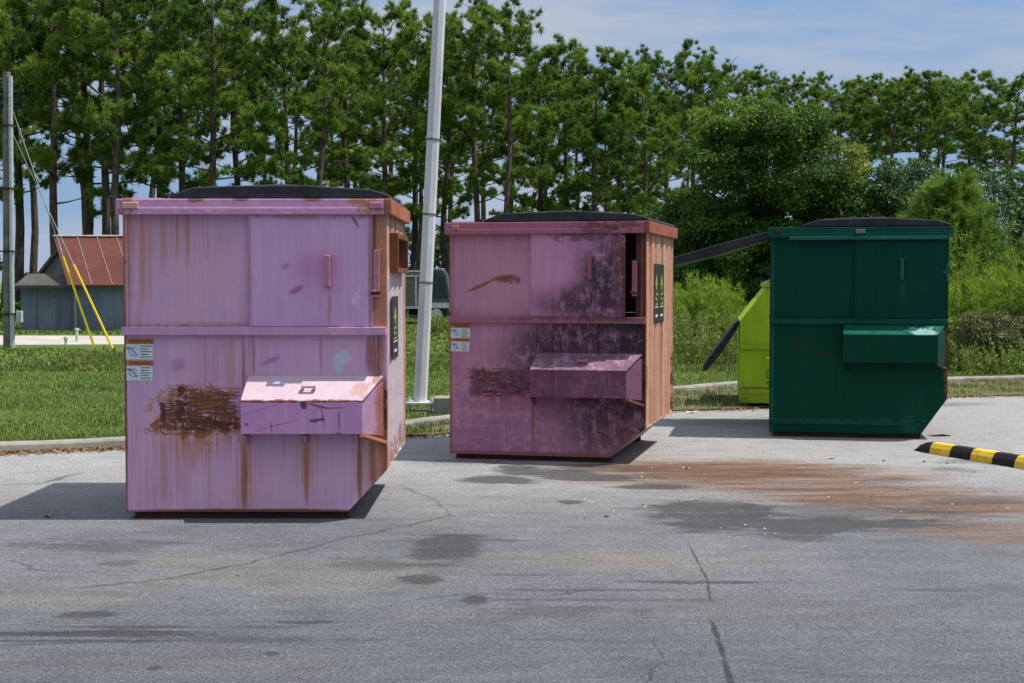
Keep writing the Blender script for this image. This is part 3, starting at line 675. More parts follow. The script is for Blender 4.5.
PK1 = [(X1(305), Z1(398.5), .45, .008, 0, RUST, .85, 1, 'mottle'), (X1(308), Z1(402), .02, .03, .4, CRUST, .9, .7, None), (X1(322), Z1(403), .07, .006, -.2, CRUST, .8, .8, None), (X1(335), Z1(405), .10, .005, 0, RUST, .7, .8, None), (X1(343), Z1(417), .005, .06, 0, CRUST, .7, .8, None), (X1(327), Z1(414), .007, .06, .2, RUST, .6, .8, None),
       (X1(320), Z1(417), .05, .012, .1, CRUST, .8, .8, 'mottle'), (X1(252), Z1(421), .012, .012, 0, RUST, .8, .8, None), (X1(276), Z1(424), .006, .04, .1, RUST, .6, .8, None), (X1(300), Z1(433), .5, .008, 0, RUST, .8, 1, None), (X1(285), Z1(421), .14, .004, .25, RUST, .5, .8, None), (X1(342), Z1(431), .03, .012, 0, CRUST, .8, .8, 'mottle'), (X1(262), Z1(408), .16, .004, .3, (.30,.12,.28), .5, .8, None)]
mats1 = dict(
    front=paint("pink_paint", P1a, P1b, .55, F1), door=paint("pink_door_paint", (.53, .31, .53), (.55, .33, .51), .22, D1b, chips=.1),
    post=paint("pink_rusty_post", (.42, .23, .25), (.40, .19, .17), 1, [(X1(382), 1.6, .05, .6, 0, RUSTL, .75, 1.2, None), (X1(376), 1.75, .012, .4, 0, RUST, .8, 1, None)]),
    end=paint("pink_end_paint", P1a, P1b, .6), rail=paint("pink_rail_paint", (.50, .26, .43), (.52, .29, .44), .5, [(X1(370), 2.03, .14, .2, 0, RUSTL, .8, 1, 'mottle'), (X1(200), 2.075, .05, .02, 0, RUST, .8, .8, None), (X1(245), 2.075, .05, .015, 0, RUST, .8, .8, None), (X1(315), 2.075, .06, .015, 0, RUST, .8, .8, None), (X1(130), 2.04, .05, .06, 0, RUST, .7, 1, 'mottle')], chips=.4),
    hatch=paint("rusted_hatch", (.12, .042, .02), (.20, .08, .035), 0, chips=.7),
    rim=paint("rusted_pink_rim", (.36, .13, .08), (.26, .08, .035), 1, chips=.7), handle=paint("pink_handle", (.42, .18, .36), (.40, .15, .18), 1, chips=.7),
    sunny=paint("pale_pink_end", (.42, .35, .40), (.48, .38, .39), .5, [(.06, 1.0, .05, 1.2, 0, RUSTL, .7, .9, None), (1.58, 1.0, .05, 1.2, 0, RUSTL, .7, .9, None), (.9, .35, 1.2, .12, 0, RUST, .6, 1.2, 'mottle')], plane='yz', chips=.2),
    rusty_end=paint("rust_streaked_end", (.40, .22, .13), (.26, .11, .05), 1, bands=(9, (.46, .32, .22), (.16, .055, .02)), plane='yz', chips=.6),
    pocket=paint("pink_pocket_paint", (.52, .25, .49), (.54, .28, .45), .15, PK1, chips=.35), pocket_top=paint("pale_pocket_top", (.47, .36, .43), (.48, .35, .40), .1, [(X1(368), .84, .08, .05, 0, RUSTL, .5, 1, 'mottle'), (X1(380), .88, .03, .1, 0, RUST, .6, 1, 'mottle'), (X1(280), .90, .04, .02, 0, (.45,.40,.60), .7, .5, None), (X1(305), .783, .5, .012, 0, RUST, .9, 1, 'mottle')], chips=.3),  # top plate set paler than the pocket front
    gusset=paint("shaded_pink_gusset", (.36, .21, .33), (.30, .16, .22), 1, [(1.68, .7, .05, .3, 0, RUST, .8, 1, None)]), flange=paint("pink_flange", (.48, .16, .10), (.42, .2, .14), .6, chips=.5),  # gusset darker than the pocket: its shadow is put into the colour
    lug=paint("pink_lug", (.60, .38, .36), (.5, .22, .12), .6, chips=.7))
c1 = G(126, 519)
big1 = big_bin("pale pink-purple dumpster nearest the camera, rust scrape left of its clean pocket", (c1.x, c1.y, 0), 0, dict(
    L=L1, D=1.62, H=2.09, mats=mats1, ledge=1.245, cham=(X1(348), .325), split=X1(251), door_end=X1(374), handle=(X1(330.5), Z1(271)), ribs=4,
    window=(.42, 1.28, 1.64, 1.84), lid0=.30, seams=[(X1(248), Z1(376)), (X1(379), .95)], pocket=(X1(246)+.004, 1.56, 1.68, .935, .785, .575, .17), brackets=[X1(248), X1(307), X1(358)],
    lug=X1(312), bar=(X1(378), Z1(297), Z1(250), mats1['handle']), rail_lugs=[(.015, .10, mats1['lug']), (1.60, .085, mats1['handle'])], group=PINKG))
sticker(big1, .012, Z1(359), .175, .135, -.001); sticker(big1, .014, Z1(380), .17, .13, -.001)
side_sign(big1, L1-.0005, .38, .88, 1.02, 1.445, 1)

# --- the second, sooty magenta bin
L2 = 1.72
def X2(px): return (px-450)/198*L2
def Z2(py): return (463-py)/116.0
F2 = [(X2(500), Z2(388), .28, .13, 0, RUSTL, .5, 1, 'mottle'), (X2(500), Z2(402), .26, .09, 0, RUST, .6, 1.2, 'streak'), (X2(503), Z2(387), .26, .12, 0, RUST, .85, .4, 'box-mottle'), (X2(500), Z2(385), .24, .115, 0, RUST, .9, .4, 'box-scratch'), (X2(500), Z2(386), .22, .105, 0, CRUST, .95, .4, 'box-scratch'),
      (X2(510), Z2(390), .26, .05, 0, CRUST, .97, .5, 'box-scratch'), (X2(478), Z2(386), .022, .11, 0, CRUST, .95, .5, 'box-mottle'), (X2(486), Z2(380), .02, .09, 0, CRUST, .9, .4, 'mottle'),
      (X2(595), Z2(350), .66, .34, 0, (.022, .012, .02), .96, 1.0, 'soot'), (X2(640), Z2(355), .22, .45, 0, (.02, .012, .015), .95, 1.2, 'soot'), (X2(612), Z2(415), .42, .38, 0, (.03, .014, .02), .9, 1.4, 'soot'), (X2(550), Z2(370), .4, .30, 0, (.05, .02, .035), .6, 1.4, 'soot'),
      (X2(505), Z2(425), .5, .4, 0, (.22, .09, .20), .5, 1.6, 'mottle'), (X2(451), 1.0, .014, 1.4, 0, RUST, .7, 1, None), (X2(536), Z2(415), .012, .25, 0, RUST, .7, 1, None),
      (L2, 1.0, .06, 1.2, 0, (.03,.012,.012), .95, 1, 'mottle'), (X2(505), Z2(280), .10, .022, .15, RUST, .95, .8, None), (X2(482), Z2(288), .13, .013, .42, RUST, .95, .8, None), (X2(512), Z2(283), .09, .03, 0, (.16, .06, .03), .8, 1, 'mottle'), (X2(500), Z2(235), .4, .05, 0, RUSTL, .4, 1.2, 'mottle'), (.85, .06, 1, .02, 0, RUST, .7, 1, None)]
Q1, Q2 = (.38, .165, .26), (.45, .215, .30)
mats2 = dict(mats1)
mats2.update(front=paint("magenta_paint", Q1, Q2, .45, F2, rough=.6),
    door=paint("magenta_door_paint", (.42, .18, .32), (.48, .22, .35), .15, [(X2(612), Z2(280), .26, .36, 0, (.02, .012, .02), .92, 1.3, 'soot'), (X2(585), Z2(305), .40, .14, 0, (.025, .012, .02), .85, 1.3, 'soot'), (X2(575), Z2(238), .3, .04, 0, (.10, .03, .03), .6, 1.2, 'mottle'), (X2(622), Z2(250), .05, .4, 0, (.13, .04, .03), .7, 1, 'soot'), (X2(628), 1.6, .03, .5, 0, (.10,.03,.02), .9, .8, 'mottle')], rough=.6),
    post=paint("dark_post", (.06, .02, .02), (.09, .03, .025), .5, rough=.7), end=paint("magenta_end", Q1, (.10, .04, .04), .5, rough=.7),
    rail=paint("magenta_rail", (.30, .10, .17), (.33, .12, .15), .5, [(X2(600), 1.26, .8, .06, 0, (.05, .02, .03), .8, 1, 'soot'), (X2(610), 2.0, .3, .06, 0, (.10, .03, .03), .7, 1.2, 'mottle')], chips=.5),
    rim=paint("rust_red_rim", (.28, .085, .05), (.22, .06, .032), 1, chips=.6), handle=paint("magenta_handle", (.30, .10, .18), (.24, .08, .10), 1, chips=.5),
    sunny=paint("rusted_orange_end", (.46, .19, .09), (.36, .12, .045), .6, [(.04, 1.1, .05, .8, 0, (.33,.12,.05), .6, 1, None), (1.8, .55, .05, .3, 0, CRUST, .9, .8, 'mottle'), (.08, .72, .04, .16, 0, CRUST, .7, .8, 'mottle')], bands=(11, (.46, .30, .22), (.10, .03, .012)), plane='yz', chips=.6),
    pocket=paint("sooty_pocket", (.24, .08, .17), (.36, .14, .26), .1, [(1.2, .68, .9, .3, 0, (.025, .014, .022), .6, 1, 'soot')], rough=.65),
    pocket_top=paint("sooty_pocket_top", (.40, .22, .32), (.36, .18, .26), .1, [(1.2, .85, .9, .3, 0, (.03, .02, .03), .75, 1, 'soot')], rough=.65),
    gusset=paint("sooty_gusset", (.16, .06, .11), (.10, .04, .06), .6, rough=.7), flange=paint("sooty_flange", (.16, .06, .08), (.1, .04, .05), .6, rough=.7),
    lug=paint("rust_lug", (.40, .19, .14), (.38, .15, .1), .6, chips=.5))
Yl = 12.62
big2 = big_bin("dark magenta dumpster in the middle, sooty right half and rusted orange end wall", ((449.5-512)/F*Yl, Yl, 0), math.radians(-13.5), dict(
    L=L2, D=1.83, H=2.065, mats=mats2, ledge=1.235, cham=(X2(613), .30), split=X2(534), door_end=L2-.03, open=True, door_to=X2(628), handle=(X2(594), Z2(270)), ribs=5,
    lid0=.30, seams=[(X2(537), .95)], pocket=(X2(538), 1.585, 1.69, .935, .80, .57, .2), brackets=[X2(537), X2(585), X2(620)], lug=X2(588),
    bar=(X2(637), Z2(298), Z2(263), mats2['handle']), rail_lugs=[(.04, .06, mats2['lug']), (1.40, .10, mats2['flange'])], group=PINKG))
MB().box(L2-.09, L2-.031, .03, .2, 1.24, 1.95).build("inner_post", mats2['post'], big2, .002)
sticker(big2, .012, Z2(341), .175, .125, -.001); sticker(big2, .014, Z2(354), .165, .115, -.001)
side_sign(big2, L2-.0005, .46, 1.12, 1.18, 1.70, 2)

# --- the dark green bin
L3 = 1.71
def X3(px): return (px-770)/180*L3
def Z3(py): return (438-py)/102.0
G1, G2_ = (.001, .037, .022), (.001, .046, .027)
PL = (.03, .12, .09)
F3 = [(X3(802), Z3(346), .05, .04, 0, (.035, .025, .015), .6, .7, 'mottle'), (X3(827), Z3(353), .10, .022, 0, (.025, .018, .012), .7, .7, 'mottle'), (X3(845), Z3(420), .9, .008, .0, PL, .5, 1, 'mottle'), (X3(912), Z3(424), .06, .07, 0, PL, .35, 1.2, 'scratch'),
      (X3(948), Z3(350), .03, .4, 0, RUST, .5, 1, 'mottle'), (X3(773), 1.0, .012, 1.2, 0, (.012, .12, .09), .6, 1, None), (X3(856), Z3(407), .05, .02, 0, (.02,.02,.015), .6, 1, 'mottle'), (X3(840), Z3(435), .9, .012, 0, (.02,.03,.02), .7, 1, None)]
mats3 = dict(front=paint("green_paint", G1, G2_, 0, F3, chips=.06, rough=.45), door=paint("green_door_paint", (.001,.036,.023), (.001,.043,.027), 0, [(X3(904), Z3(290), .03, .12, 0, (.02, .10, .07), .25, 1.2, None)], chips=.05, rough=.45),
    post=paint("green_post", G1, G2_, 0, chips=.1), end=paint("green_end", G1, G2_, 0, chips=.1), rail=paint("green_rail", (.002, .05, .033), (.006, .065, .045), 0, chips=.12, rough=.4), rim=paint("green_rim", G1, (.03, .10, .07), .2, chips=.3),
    handle=paint("green_handle", (.02, .13, .095), (.012, .09, .06), 0, chips=.2), sunny=paint("green_sunny_end", G1, G2_, .2, chips=.2), pocket=paint("green_pocket", G1, G2_, 0, [(1.1, .72, .6, .008, 0, PL, .4, 1, 'mottle')], chips=.1), rusty_end=None,
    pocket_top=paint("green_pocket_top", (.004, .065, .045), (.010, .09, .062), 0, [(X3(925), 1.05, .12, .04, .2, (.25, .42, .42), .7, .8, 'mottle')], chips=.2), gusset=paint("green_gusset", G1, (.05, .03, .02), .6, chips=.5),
    flange=paint("green_flange", (.03, .04, .03), (.08, .04, .02), .6, chips=.6), lug=paint("green_lug", (.16, .20, .16), (.10, .12, .09), .4, chips=.5))
Yg = 14.42
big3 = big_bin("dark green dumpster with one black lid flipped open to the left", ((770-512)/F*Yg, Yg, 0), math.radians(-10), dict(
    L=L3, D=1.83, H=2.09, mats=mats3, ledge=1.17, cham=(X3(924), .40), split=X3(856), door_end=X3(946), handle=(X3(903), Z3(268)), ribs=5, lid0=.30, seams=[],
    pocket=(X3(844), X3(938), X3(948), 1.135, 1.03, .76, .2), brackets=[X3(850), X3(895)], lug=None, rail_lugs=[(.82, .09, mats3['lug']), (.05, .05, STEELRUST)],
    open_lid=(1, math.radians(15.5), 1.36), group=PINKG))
m = MB().box(.02, X3(926), -.010, -.0006, .13, .165); m.build("base_band", mats3['rail'], big3, .002)
MB().box(L3-.06, L3-.01, -.03, -.001, 1.62, 1.66).box(L3-.03, L3-.012, -.04, -.02, 1.55, 1.72).build("door_hinge", mats3['handle'], big3, .002)
MB().box(.18, L3-.02, -.072, -.058, 1.955, 1.99).build("slide_rail", mats3['handle'], big3, .003)

# --- the small lime bin behind it
LM = paint("lime_paint", (.27, .42, .008), (.31, .47, .012), 0, [(.3, .24, .6, .012, 0, (.10, .06, .02), .7, .9, 'mottle'), (.05, .12, .08, .15, 0, (.15, .12, .03), .5, 1, 'mottle')], chips=.12, rough=.45)
LMR = paint("lime_rail", (.30, .45, .015), (.24, .36, .02), .2, chips=.3)
Yq = 17.75
lb = empty("dumpster", ((740-512)/F*Yq, Yq, 0), "small lime green dumpster peeking out behind the dark green one", "dumpster", PINKG, 0)
lb.rotation_euler.z = math.radians(-8)
pr = [(0, .055), (1.7, .055), (1.7, 1.0), (1.45, 1.47), (.32, 1.47), (0, 1.06)]
MB().prism_y(pr, 0, .015).build("side_panel", LM, lb, .003); MB().prism_y(pr, 1.735, 1.75).build("side_panel", LM, lb, .003)
MB().prism_y([(0, .05), (.015, .05), (.015, 1.055), (.33, 1.45), (.32, 1.468), (0, 1.06)], .016, 1.734).build("end_wall", LM, lb)
MB().box(1.685, 1.7, .016, 1.734, .05, 1.0).build("end_wall", LM, lb); MB().box(.016, 1.684, .016, 1.734, .055, .07).build("floor_plate", LM, lb)
for a, b, nm in (((0, -.03, .72, .765), None, "mid_rail"), ((.0, -.012, .17, .18), None, "base_band")):
    MB().box(a[0], 1.69, a[1], -.0006, a[2], a[3]).build(nm, LMR, lb, .003)
MB().box(.30, 1.49, -.03, 1.79, 1.472, 1.53).build("top_rail", LMR, lb, .004)
MB().prism_y([(.30, 1.532), (1.45, 1.532), (1.3, 1.59), (.5, 1.60)], .0, 1.75).build("lid", LID, lb, .006)
MB().box(.08, 1.6, .05, .13, 0, .053).build("skid", BLACK, lb); MB().box(.08, 1.6, 1.6, 1.68, 0, .053).build("skid", BLACK, lb)
ld = MB().prism_y([(0, -.02), (.05, -.03), (.7, -.06), (.76, -.02), (.72, .02), (.4, .045), (.05, .03), (0, .02)], .05, .85).build("lid", LID, lb, .006)
ld.location = (-.005, 0, 1.06); ld.rotation_euler = (0, math.radians(180-56), 0); ld['label'] = "black plastic lid hanging down over the sloped front"
MB().box(.32, .95, -.16, -.0006, .5, .62).build("fork_pocket", LMR, lb, .003)
text_mesh("size_lettering", "4 YD", .085, INK, lb, Matrix.Translation((.375, -.001, .28)) @ M_FRONT @ Matrix.Rotation(math.radians(90), 4, 'Z'))

# ---------------------------------------------------------------- rubber wheel stop
YEL = simple("yellow_rubber", (.62, .43, .03), .6, .3, var=.2, scale=20)
a = G(911, 450.5); b = G(1024, 469.5); dr = b-a; ang = math.atan2(dr.y, dr.x)
sb = empty("wheel_stop", (a.x, a.y, 0), "black and yellow striped rubber wheel stop lying on the asphalt", "wheel stop", None, ang)
hp = [(0, .0), (.012, .055), (.04, .095), (.06, .10), (.10, .10), (.12, .095), (.148, .055), (.16, 0)]
m = MB(); cap = [(.0, .3, .12), (.07, .6, .6), (.16, .9, .92), (.25, 1.0, 1.0)]; vv = []
for x_, k, kz in cap: vv += [(x_, .08+(y_-.08)*(.5+.5*k), z_*kz) for y_, z_ in hp]
n = len(hp); m.add(vv, [(i*n+k, (i+1)*n+k, (i+1)*n+k+1, i*n+k+1)[::-1] for i in range(len(cap)-1) for k in range(n-1)]+[tuple(range(n))])
m.build("end_cap", BLACK, sb)
x_ = .251
for k in range(6):
    w_ = .27; MB().prism_x([(q, z_) for q, z_ in hp], x_+w_-.002, x_).build("stripe_section", YEL if k % 2 == 0 else BLACK, sb, .003)
    if k % 2 == 1: MB().cyl((x_+w_/2, .016, .062), .014, .006, 'y').cyl((x_+w_/2, .08, .099), .018, .004).build("bolt", STEELRUST, sb)
    x_ += w_
MB().add([(x_+q[0], .08+(y_-.08)*q[1], z_*q[1]) for q in ((0, 1), (.2, .5)) for y_, z_ in hp], [(k, n+k, n+k+1, k+1) for k in range(n-1)]+[tuple(range(2*n-1, n-1, -1))]).build("end_cap", BLACK, sb)

# ---------------------------------------------------------------- light pole, footing, block
PB = Vector(((420-512)/F*16.6, 16.6, 0))
lp_ = empty("light_pole", PB, "tall pale octagonal light pole leaning slightly right between two pink bins", "light pole")
pm = MT("pole_concrete", .6, .35); pc = pm.mix(pm.ramp(pm.noise(pm.co, 3, 6, .6, sc=(1, 1, .4)), .35, .65), (.44, .46, .48), (.56, .58, .60)); pc = pm.mix(pm.ramp(pm.noise(pm.co, 14, 8, .8, sc=(2, 2, .6)), .56, .68, 0, .7), pc, (.22, .23, .24))
POLE = pm.color(pc)
tl = math.tan(math.radians(2.95)); top = 8.4
MB().tube([(0, 0, .17), (tl*(top-.17), 0, top)], [.078, .066], 8).build("shaft", POLE, lp_)
for zz in (1.52, 2.30, 3.15, 6.2): MB().tube([(tl*(zz-.17), 0, zz), (tl*(zz-.15), 0, zz+.022)], .080, 8).build("band", simple("band_dark", (.12, .12, .12)) if zz == 1.52 else bpy.data.materials["band_dark"], lp_)
MB().box(-.17, .17, -.15, .15, .145, .17).build("base_plate", POLE, lp_, .004)
for sx in (-.13, .13):
    for sy in (-.11, .11):
        MB().cyl((sx, sy, 0.0), .012, .215, seg=8).cyl((sx, sy, .171), .022, .02, seg=6).cyl((sx, sy, .125), .022, .019, seg=6).build("anchor_bolt", GALV, lp_)
MB().cyl((0, 0, 0), .2, .06, seg=24).build("footing", CONC, lp_)
MB().box(tl*8.2-.02, tl*8.2+.9, -.03, .03, 8.25, 8.31).build("lamp_arm", GALV, lp_, .004)
MB().box(tl*8.2+.7, tl*8.2+1.25, -.14, .14, 8.2, 8.30).build("lamp_head", GALV, lp_, .01)
cb = MB().box(0, .95, 0, .3, 0, .24).build("concrete_block", CONC, loc=((433-512)/F*16.25, 16.25, .0), bevel=.012)
tag(cb, "squared grey concrete block on the grass beside the light pole", "concrete block")

# ---------------------------------------------------------------- utility pole with its guys
Yp = G(8, 350).y
def pp(px, py): return XZ(px, py, Yp)
u0 = pp(8, 350); WOODP = simple("weathered_wood_pole", (.17, .16, .15), .85, .2, var=.35, scale=5)
up = empty("utility_pole", (u0.x, Yp, 0), "weathered wooden utility pole with a grey conduit at the left edge", "utility pole")
topz = pp(8, 72).z
MB().tube([(0, 0, 0), (.06, 0, topz)], [.105, .085], 10).build("shaft", WOODP, up)
MB().tube([(.13, -.08, 0), (.17, -.08, topz-.1)], [.055, .05], 10).build("conduit", GALV, up)
for zz in (.8, 2.2, 3.6, 5.0): MB().box(-.11, .22, -.14, .1, zz, zz+.03).build("strap", STEELRUST, up)
MB().box(-.36, -.2, -.14, .0, .95, 1.25).build("junction_box", simple("pole_box", (.45, .47, .48)), up, .01)
MB().box(.24, .36, -.14, -.02, .62, .88).build("meter_box", simple("meter_box", (.42, .44, .45)), up, .01)
m = MB()
for zz in (topz-.45, topz-.62, topz-.8):
    m.cyl((-.3, -.05, zz), .025, .75, 'x', 8)
    for xx in (-.28, -.05, .18, .42): m.cyl((xx, -.05, zz), .04, .09, 'z', 8)
m.build("insulator_rack", BLACK, up)
GUY = simple("guy_wire", (.40, .40, .38), .5, .4); YG = simple("yellow_guard", (.75, .55, .02), .5, .3, var=.08)
for (bx, by, tx, ty, zt_) in ((95, 350, 65, 257, topz-.6), (113, 348, 77, 265, topz-1.2)):
    A = pp(bx, by); A.z = 0.02; B = pp(tx, ty); up_pt = Vector((.1, 0, zt_)); rel = A-Vector((u0.x, Yp, 0)); relB = B-Vector((u0.x, Yp, 0))
    relB = rel.lerp(up_pt, relB.z/zt_)
    MB().tube([rel, up_pt], .010, 6).build("guy_wire", GUY, up)
    MB().tube([rel, relB], .027, 8).build("guy_guard", YG, up)
for i, (px, ya, yb) in enumerate(((66, 347, 337), (77, 344, 328))):
    q = G(px, ya); hz = XZ(px, yb, q.y).z
    o = MB().cyl((0, 0, 0), .035, hz, seg=10).cyl((0, 0, hz-.06), .055, .06, seg=10).build("marker_post", simple("post_white%d" % i, (.5, .5, .48)), loc=(q.x, q.y, 0))
    tag(o, ("short" if i == 0 else "taller")+" pale pipe post standing in the grass near the far road", "post", "pipe posts by the far road")

# ---------------------------------------------------------------- shed behind
Ys = 44.0
def sp(px, py, Y=Ys): return XZ(px, py, Y)
def shed_metal(name, c1, c2, rust_c, k):
    m = MT(name, .6, .3)
    c = m.mix(m.ramp(m.noise(m.co, .9, 5, .6, sc=(1, 1, .4)), .35, .65), c1, c2)
    c = m.mix(m.ramp(m.noise(m.co, 1, 5, .7, sc=(7, 7, .8)), .5, .72, 0, k), c, rust_c)
    w = m.n.new('ShaderNodeTexWave'); w.inputs['Scale'].default_value = 3.2; w.bands_direction = 'X'; m.link(m.co, w.inputs['Vector'])
    m.bump(w.outputs['Fac'], .7 if k < .58 or name[0] == 'b' else .0, .03); return m.color(c)
BLUEG = shed_metal("blue_grey_siding", (.10, .13, .18), (.16, .195, .25), (.08, .075, .07), .6)
REDR = shed_metal("red_rusty_roofing", (.075, .016, .011), (.10, .025, .016), (.035, .012, .009), .6)
DARKR = shed_metal("dark_roofing", (.05, .048, .045), (.09, .082, .075), (.03, .025, .02), .5)
s0 = sp(75, 332)
sh = empty("shed", (s0.x, Ys, 0), "blue-grey metal shed with a rusty red roof and dark lean-to", "shed")
def rel(px, py, Y=Ys): v = sp(px, py, Y); return (v.x-s0.x, v.z)
xw, _ = rel(126, 332); xw = 5.2
ze = rel(75, 284)[1]; zr = 1.55+44*1.0/33+.30
MB().box(0, xw, 0, 4.0, 0, ze).build("wall", BLUEG, sh)
zr = XZ(75, 237, Ys+2.1).z
rf = MB().add([(-.12, -.25, ze-.03), (xw+.4, -.25, ze-.03), (xw+.4, 2.1, zr), (-1.27, 2.1, zr), (-1.27, 4.4, ze), (xw+.4, 4.4, ze),
          (-.12, -.25, ze-.08), (xw+.4, -.25, ze-.08), (xw+.4, 2.1, zr-.05), (-1.27, 2.1, zr-.05), (-1.27, 4.4, ze-.05), (xw+.4, 4.4, ze-.05)],
         [(0,1,2,3),(3,2,5,4),(7,6,9,8),(8,9,10,11),(0,6,7,1),(0,3,9,6),(3,4,10,9),(1,7,8,2),(2,8,11,5),(4,5,11,10)]).build("roof", REDR, sh)
WH = simple("pale_trim", (.38, .35, .33), .6)
m = MB(); m.tube([(-1.28, 2.08, zr+.03), (xw+.4, 2.08, zr+.03)], .035, 6)
m.build("ridge_cap", WH, rf)
m = MB()
for k in range(10):
    xa = -.02+.62*k; m.tube([(xa, -.24, ze-.01), (xa-1.12, 2.08, zr+.015)], .008, 5)
m.build("roof_seam", WH, rf)
MB().prism_y([(0, ze-.02), (2.4, zr-.1), (xw, ze-.02)], 3.9, 3.95).build("gable", BLUEG, sh)
# left wing: lower lean-to with its own dark roof, and a dark gable behind
xl = rel(17, 332)[0]; zle = rel(17, 286)[1]
MB().box(xl, -.012, .35, 3.2, 0, zle).build("wing_wall", BLUEG, sh)
m = MB(); 
for px in (54, 33): xx = rel(px, 332)[0]; m.box(xx-.02, xx+.02, .33, .349, .03, zle-.02)
xa, xb = rel(36, 300)[0], rel(53, 300)[0]; m.box(xa, xb, .335, .349, .02, .05).box(xa, xb, .335, .349, 1.28, 1.32)
m.box(xb-.14, xb-.02, .31, .349, 1.05, 1.1)
m.build("wing_door_frame", simple("door_trim", (.12, .15, .17)), sh)
wr = MB().prism_x([(.15, zle), (1.6, zle+.38), (3.4, zle+.02), (3.4, zle-.03), (1.6, zle+.33), (.15, zle-.05)], 1.0, xl-.15).build("wing_roof", DARKR, sh)
MB().box(xl-.15, .35, .10, .149, zle-.08, zle+.02).build("wing_fascia", DARKR, sh)
yb_ = 4.2; gz = XZ(57, 247, Ys+yb_).z
gx = XZ(60, 260, Ys+yb_).x-s0.x
MB().prism_y([(gx-.75, .0), (gx+2.0, .0), (gx+2.0, 1.6), (gx+.0, gz-.1), (gx-.75, 1.7)], yb_, yb_+2).build("rear_gable", simple("grey_board", (.16, .18, .19)), sh)
MB().prism_y([(gx-1.05, 1.35), (gx+0, gz), (gx+2.2, 1.4), (gx+2.2, 1.3), (gx, gz-.14), (gx-1.05, 1.2)], yb_-.25, yb_+2.3).build("rear_roof", DARKR, sh)
MB().box(.0, .07, -.06, -.001, 0, ze-.1).build("corner_trim", simple("trim_grey", (.22, .25, .27)), sh)

# ---------------------------------------------------------------- truck behind
Yt = 50.0; kk = F/Yt
tr0 = XZ(424, 320, Yt)
tk = empty("box_truck", (tr0.x, Yt, 0), "grey sided truck with a dark windowed cab parked behind the light pole", "truck")
TG = simple("grey_tarp", (.12, .12, .12), .7); TW = simple("truck_white", (.48, .49, .50), .4, .4); DG = MT("dark_glass", .12, .5).color((.012, .02, .024)); 
MB().box(-4.2, -.1, 0, 2.1, .62, 1.86).build("cargo_box", TG, tk, .01)
m = MB(); m.box(-4.22, -.08, -.03, -.001, .6, .68).box(-4.22, -.08, -.03, -.001, 1.70, 1.75).box(-4.22, -.08, -.02, 2.12, 1.861, 1.92)
for xx in (-4.1, -3.0, -2.0, -1.0, -.3): m.box(xx, xx+.05, -.035, -.002, .69, 1.69)
m.build("cargo_rail", TW, tk)
cabp = [(0, .5), (.86, .5), (.88, 1.1), (.76, 1.78), (.66, 1.92), (0, 1.95)]
cab = MB().prism_y(cabp, .05, 2.05).build("cab", simple("cab_paint", (.06, .065, .07), .4, .4), tk, .02)
MB().box(.0, .86, .01, .049, .62, .80).build("cab_stripe", TW, cab)
MB().prism_y([(.08, .98), (.42, .98), (.42, 1.78), (.08, 1.78)], .03, .049).build("cab_window", DG, cab); MB().prism_y([(.47, .98), (.80, .98), (.71, 1.72), (.47, 1.76)], .03, .049).build("cab_window", DG, cab)
MB().box(-.05, .62, .0, 2.1, 1.951, 1.99).build("cab_roof", TW, cab)
for xx in (-3.6, -2.7, .42):
    for yy in (.02, 1.88): w_ = MB().cyl((xx, yy, .40), .40, .22, 'y', 24).build("wheel", BLACK, tk, .02); MB().cyl((xx, yy-.015, .40), .2, .03, 'y', 16).build("hub", GALV, w_)
MB().box(-4.1, .8, .5, 1.6, .38, .61).build("chassis", BLACK, tk)
m = MB()
for xx in (-1.9, -1.5, -1.1, -.6): m.box(xx, xx+.06, .1, .16, .25, .6)
m.box(-2.0, -.5, .09, .17, .25, .30).build("side_guard", simple("guard_grey", (.25,.26,.27)), tk)

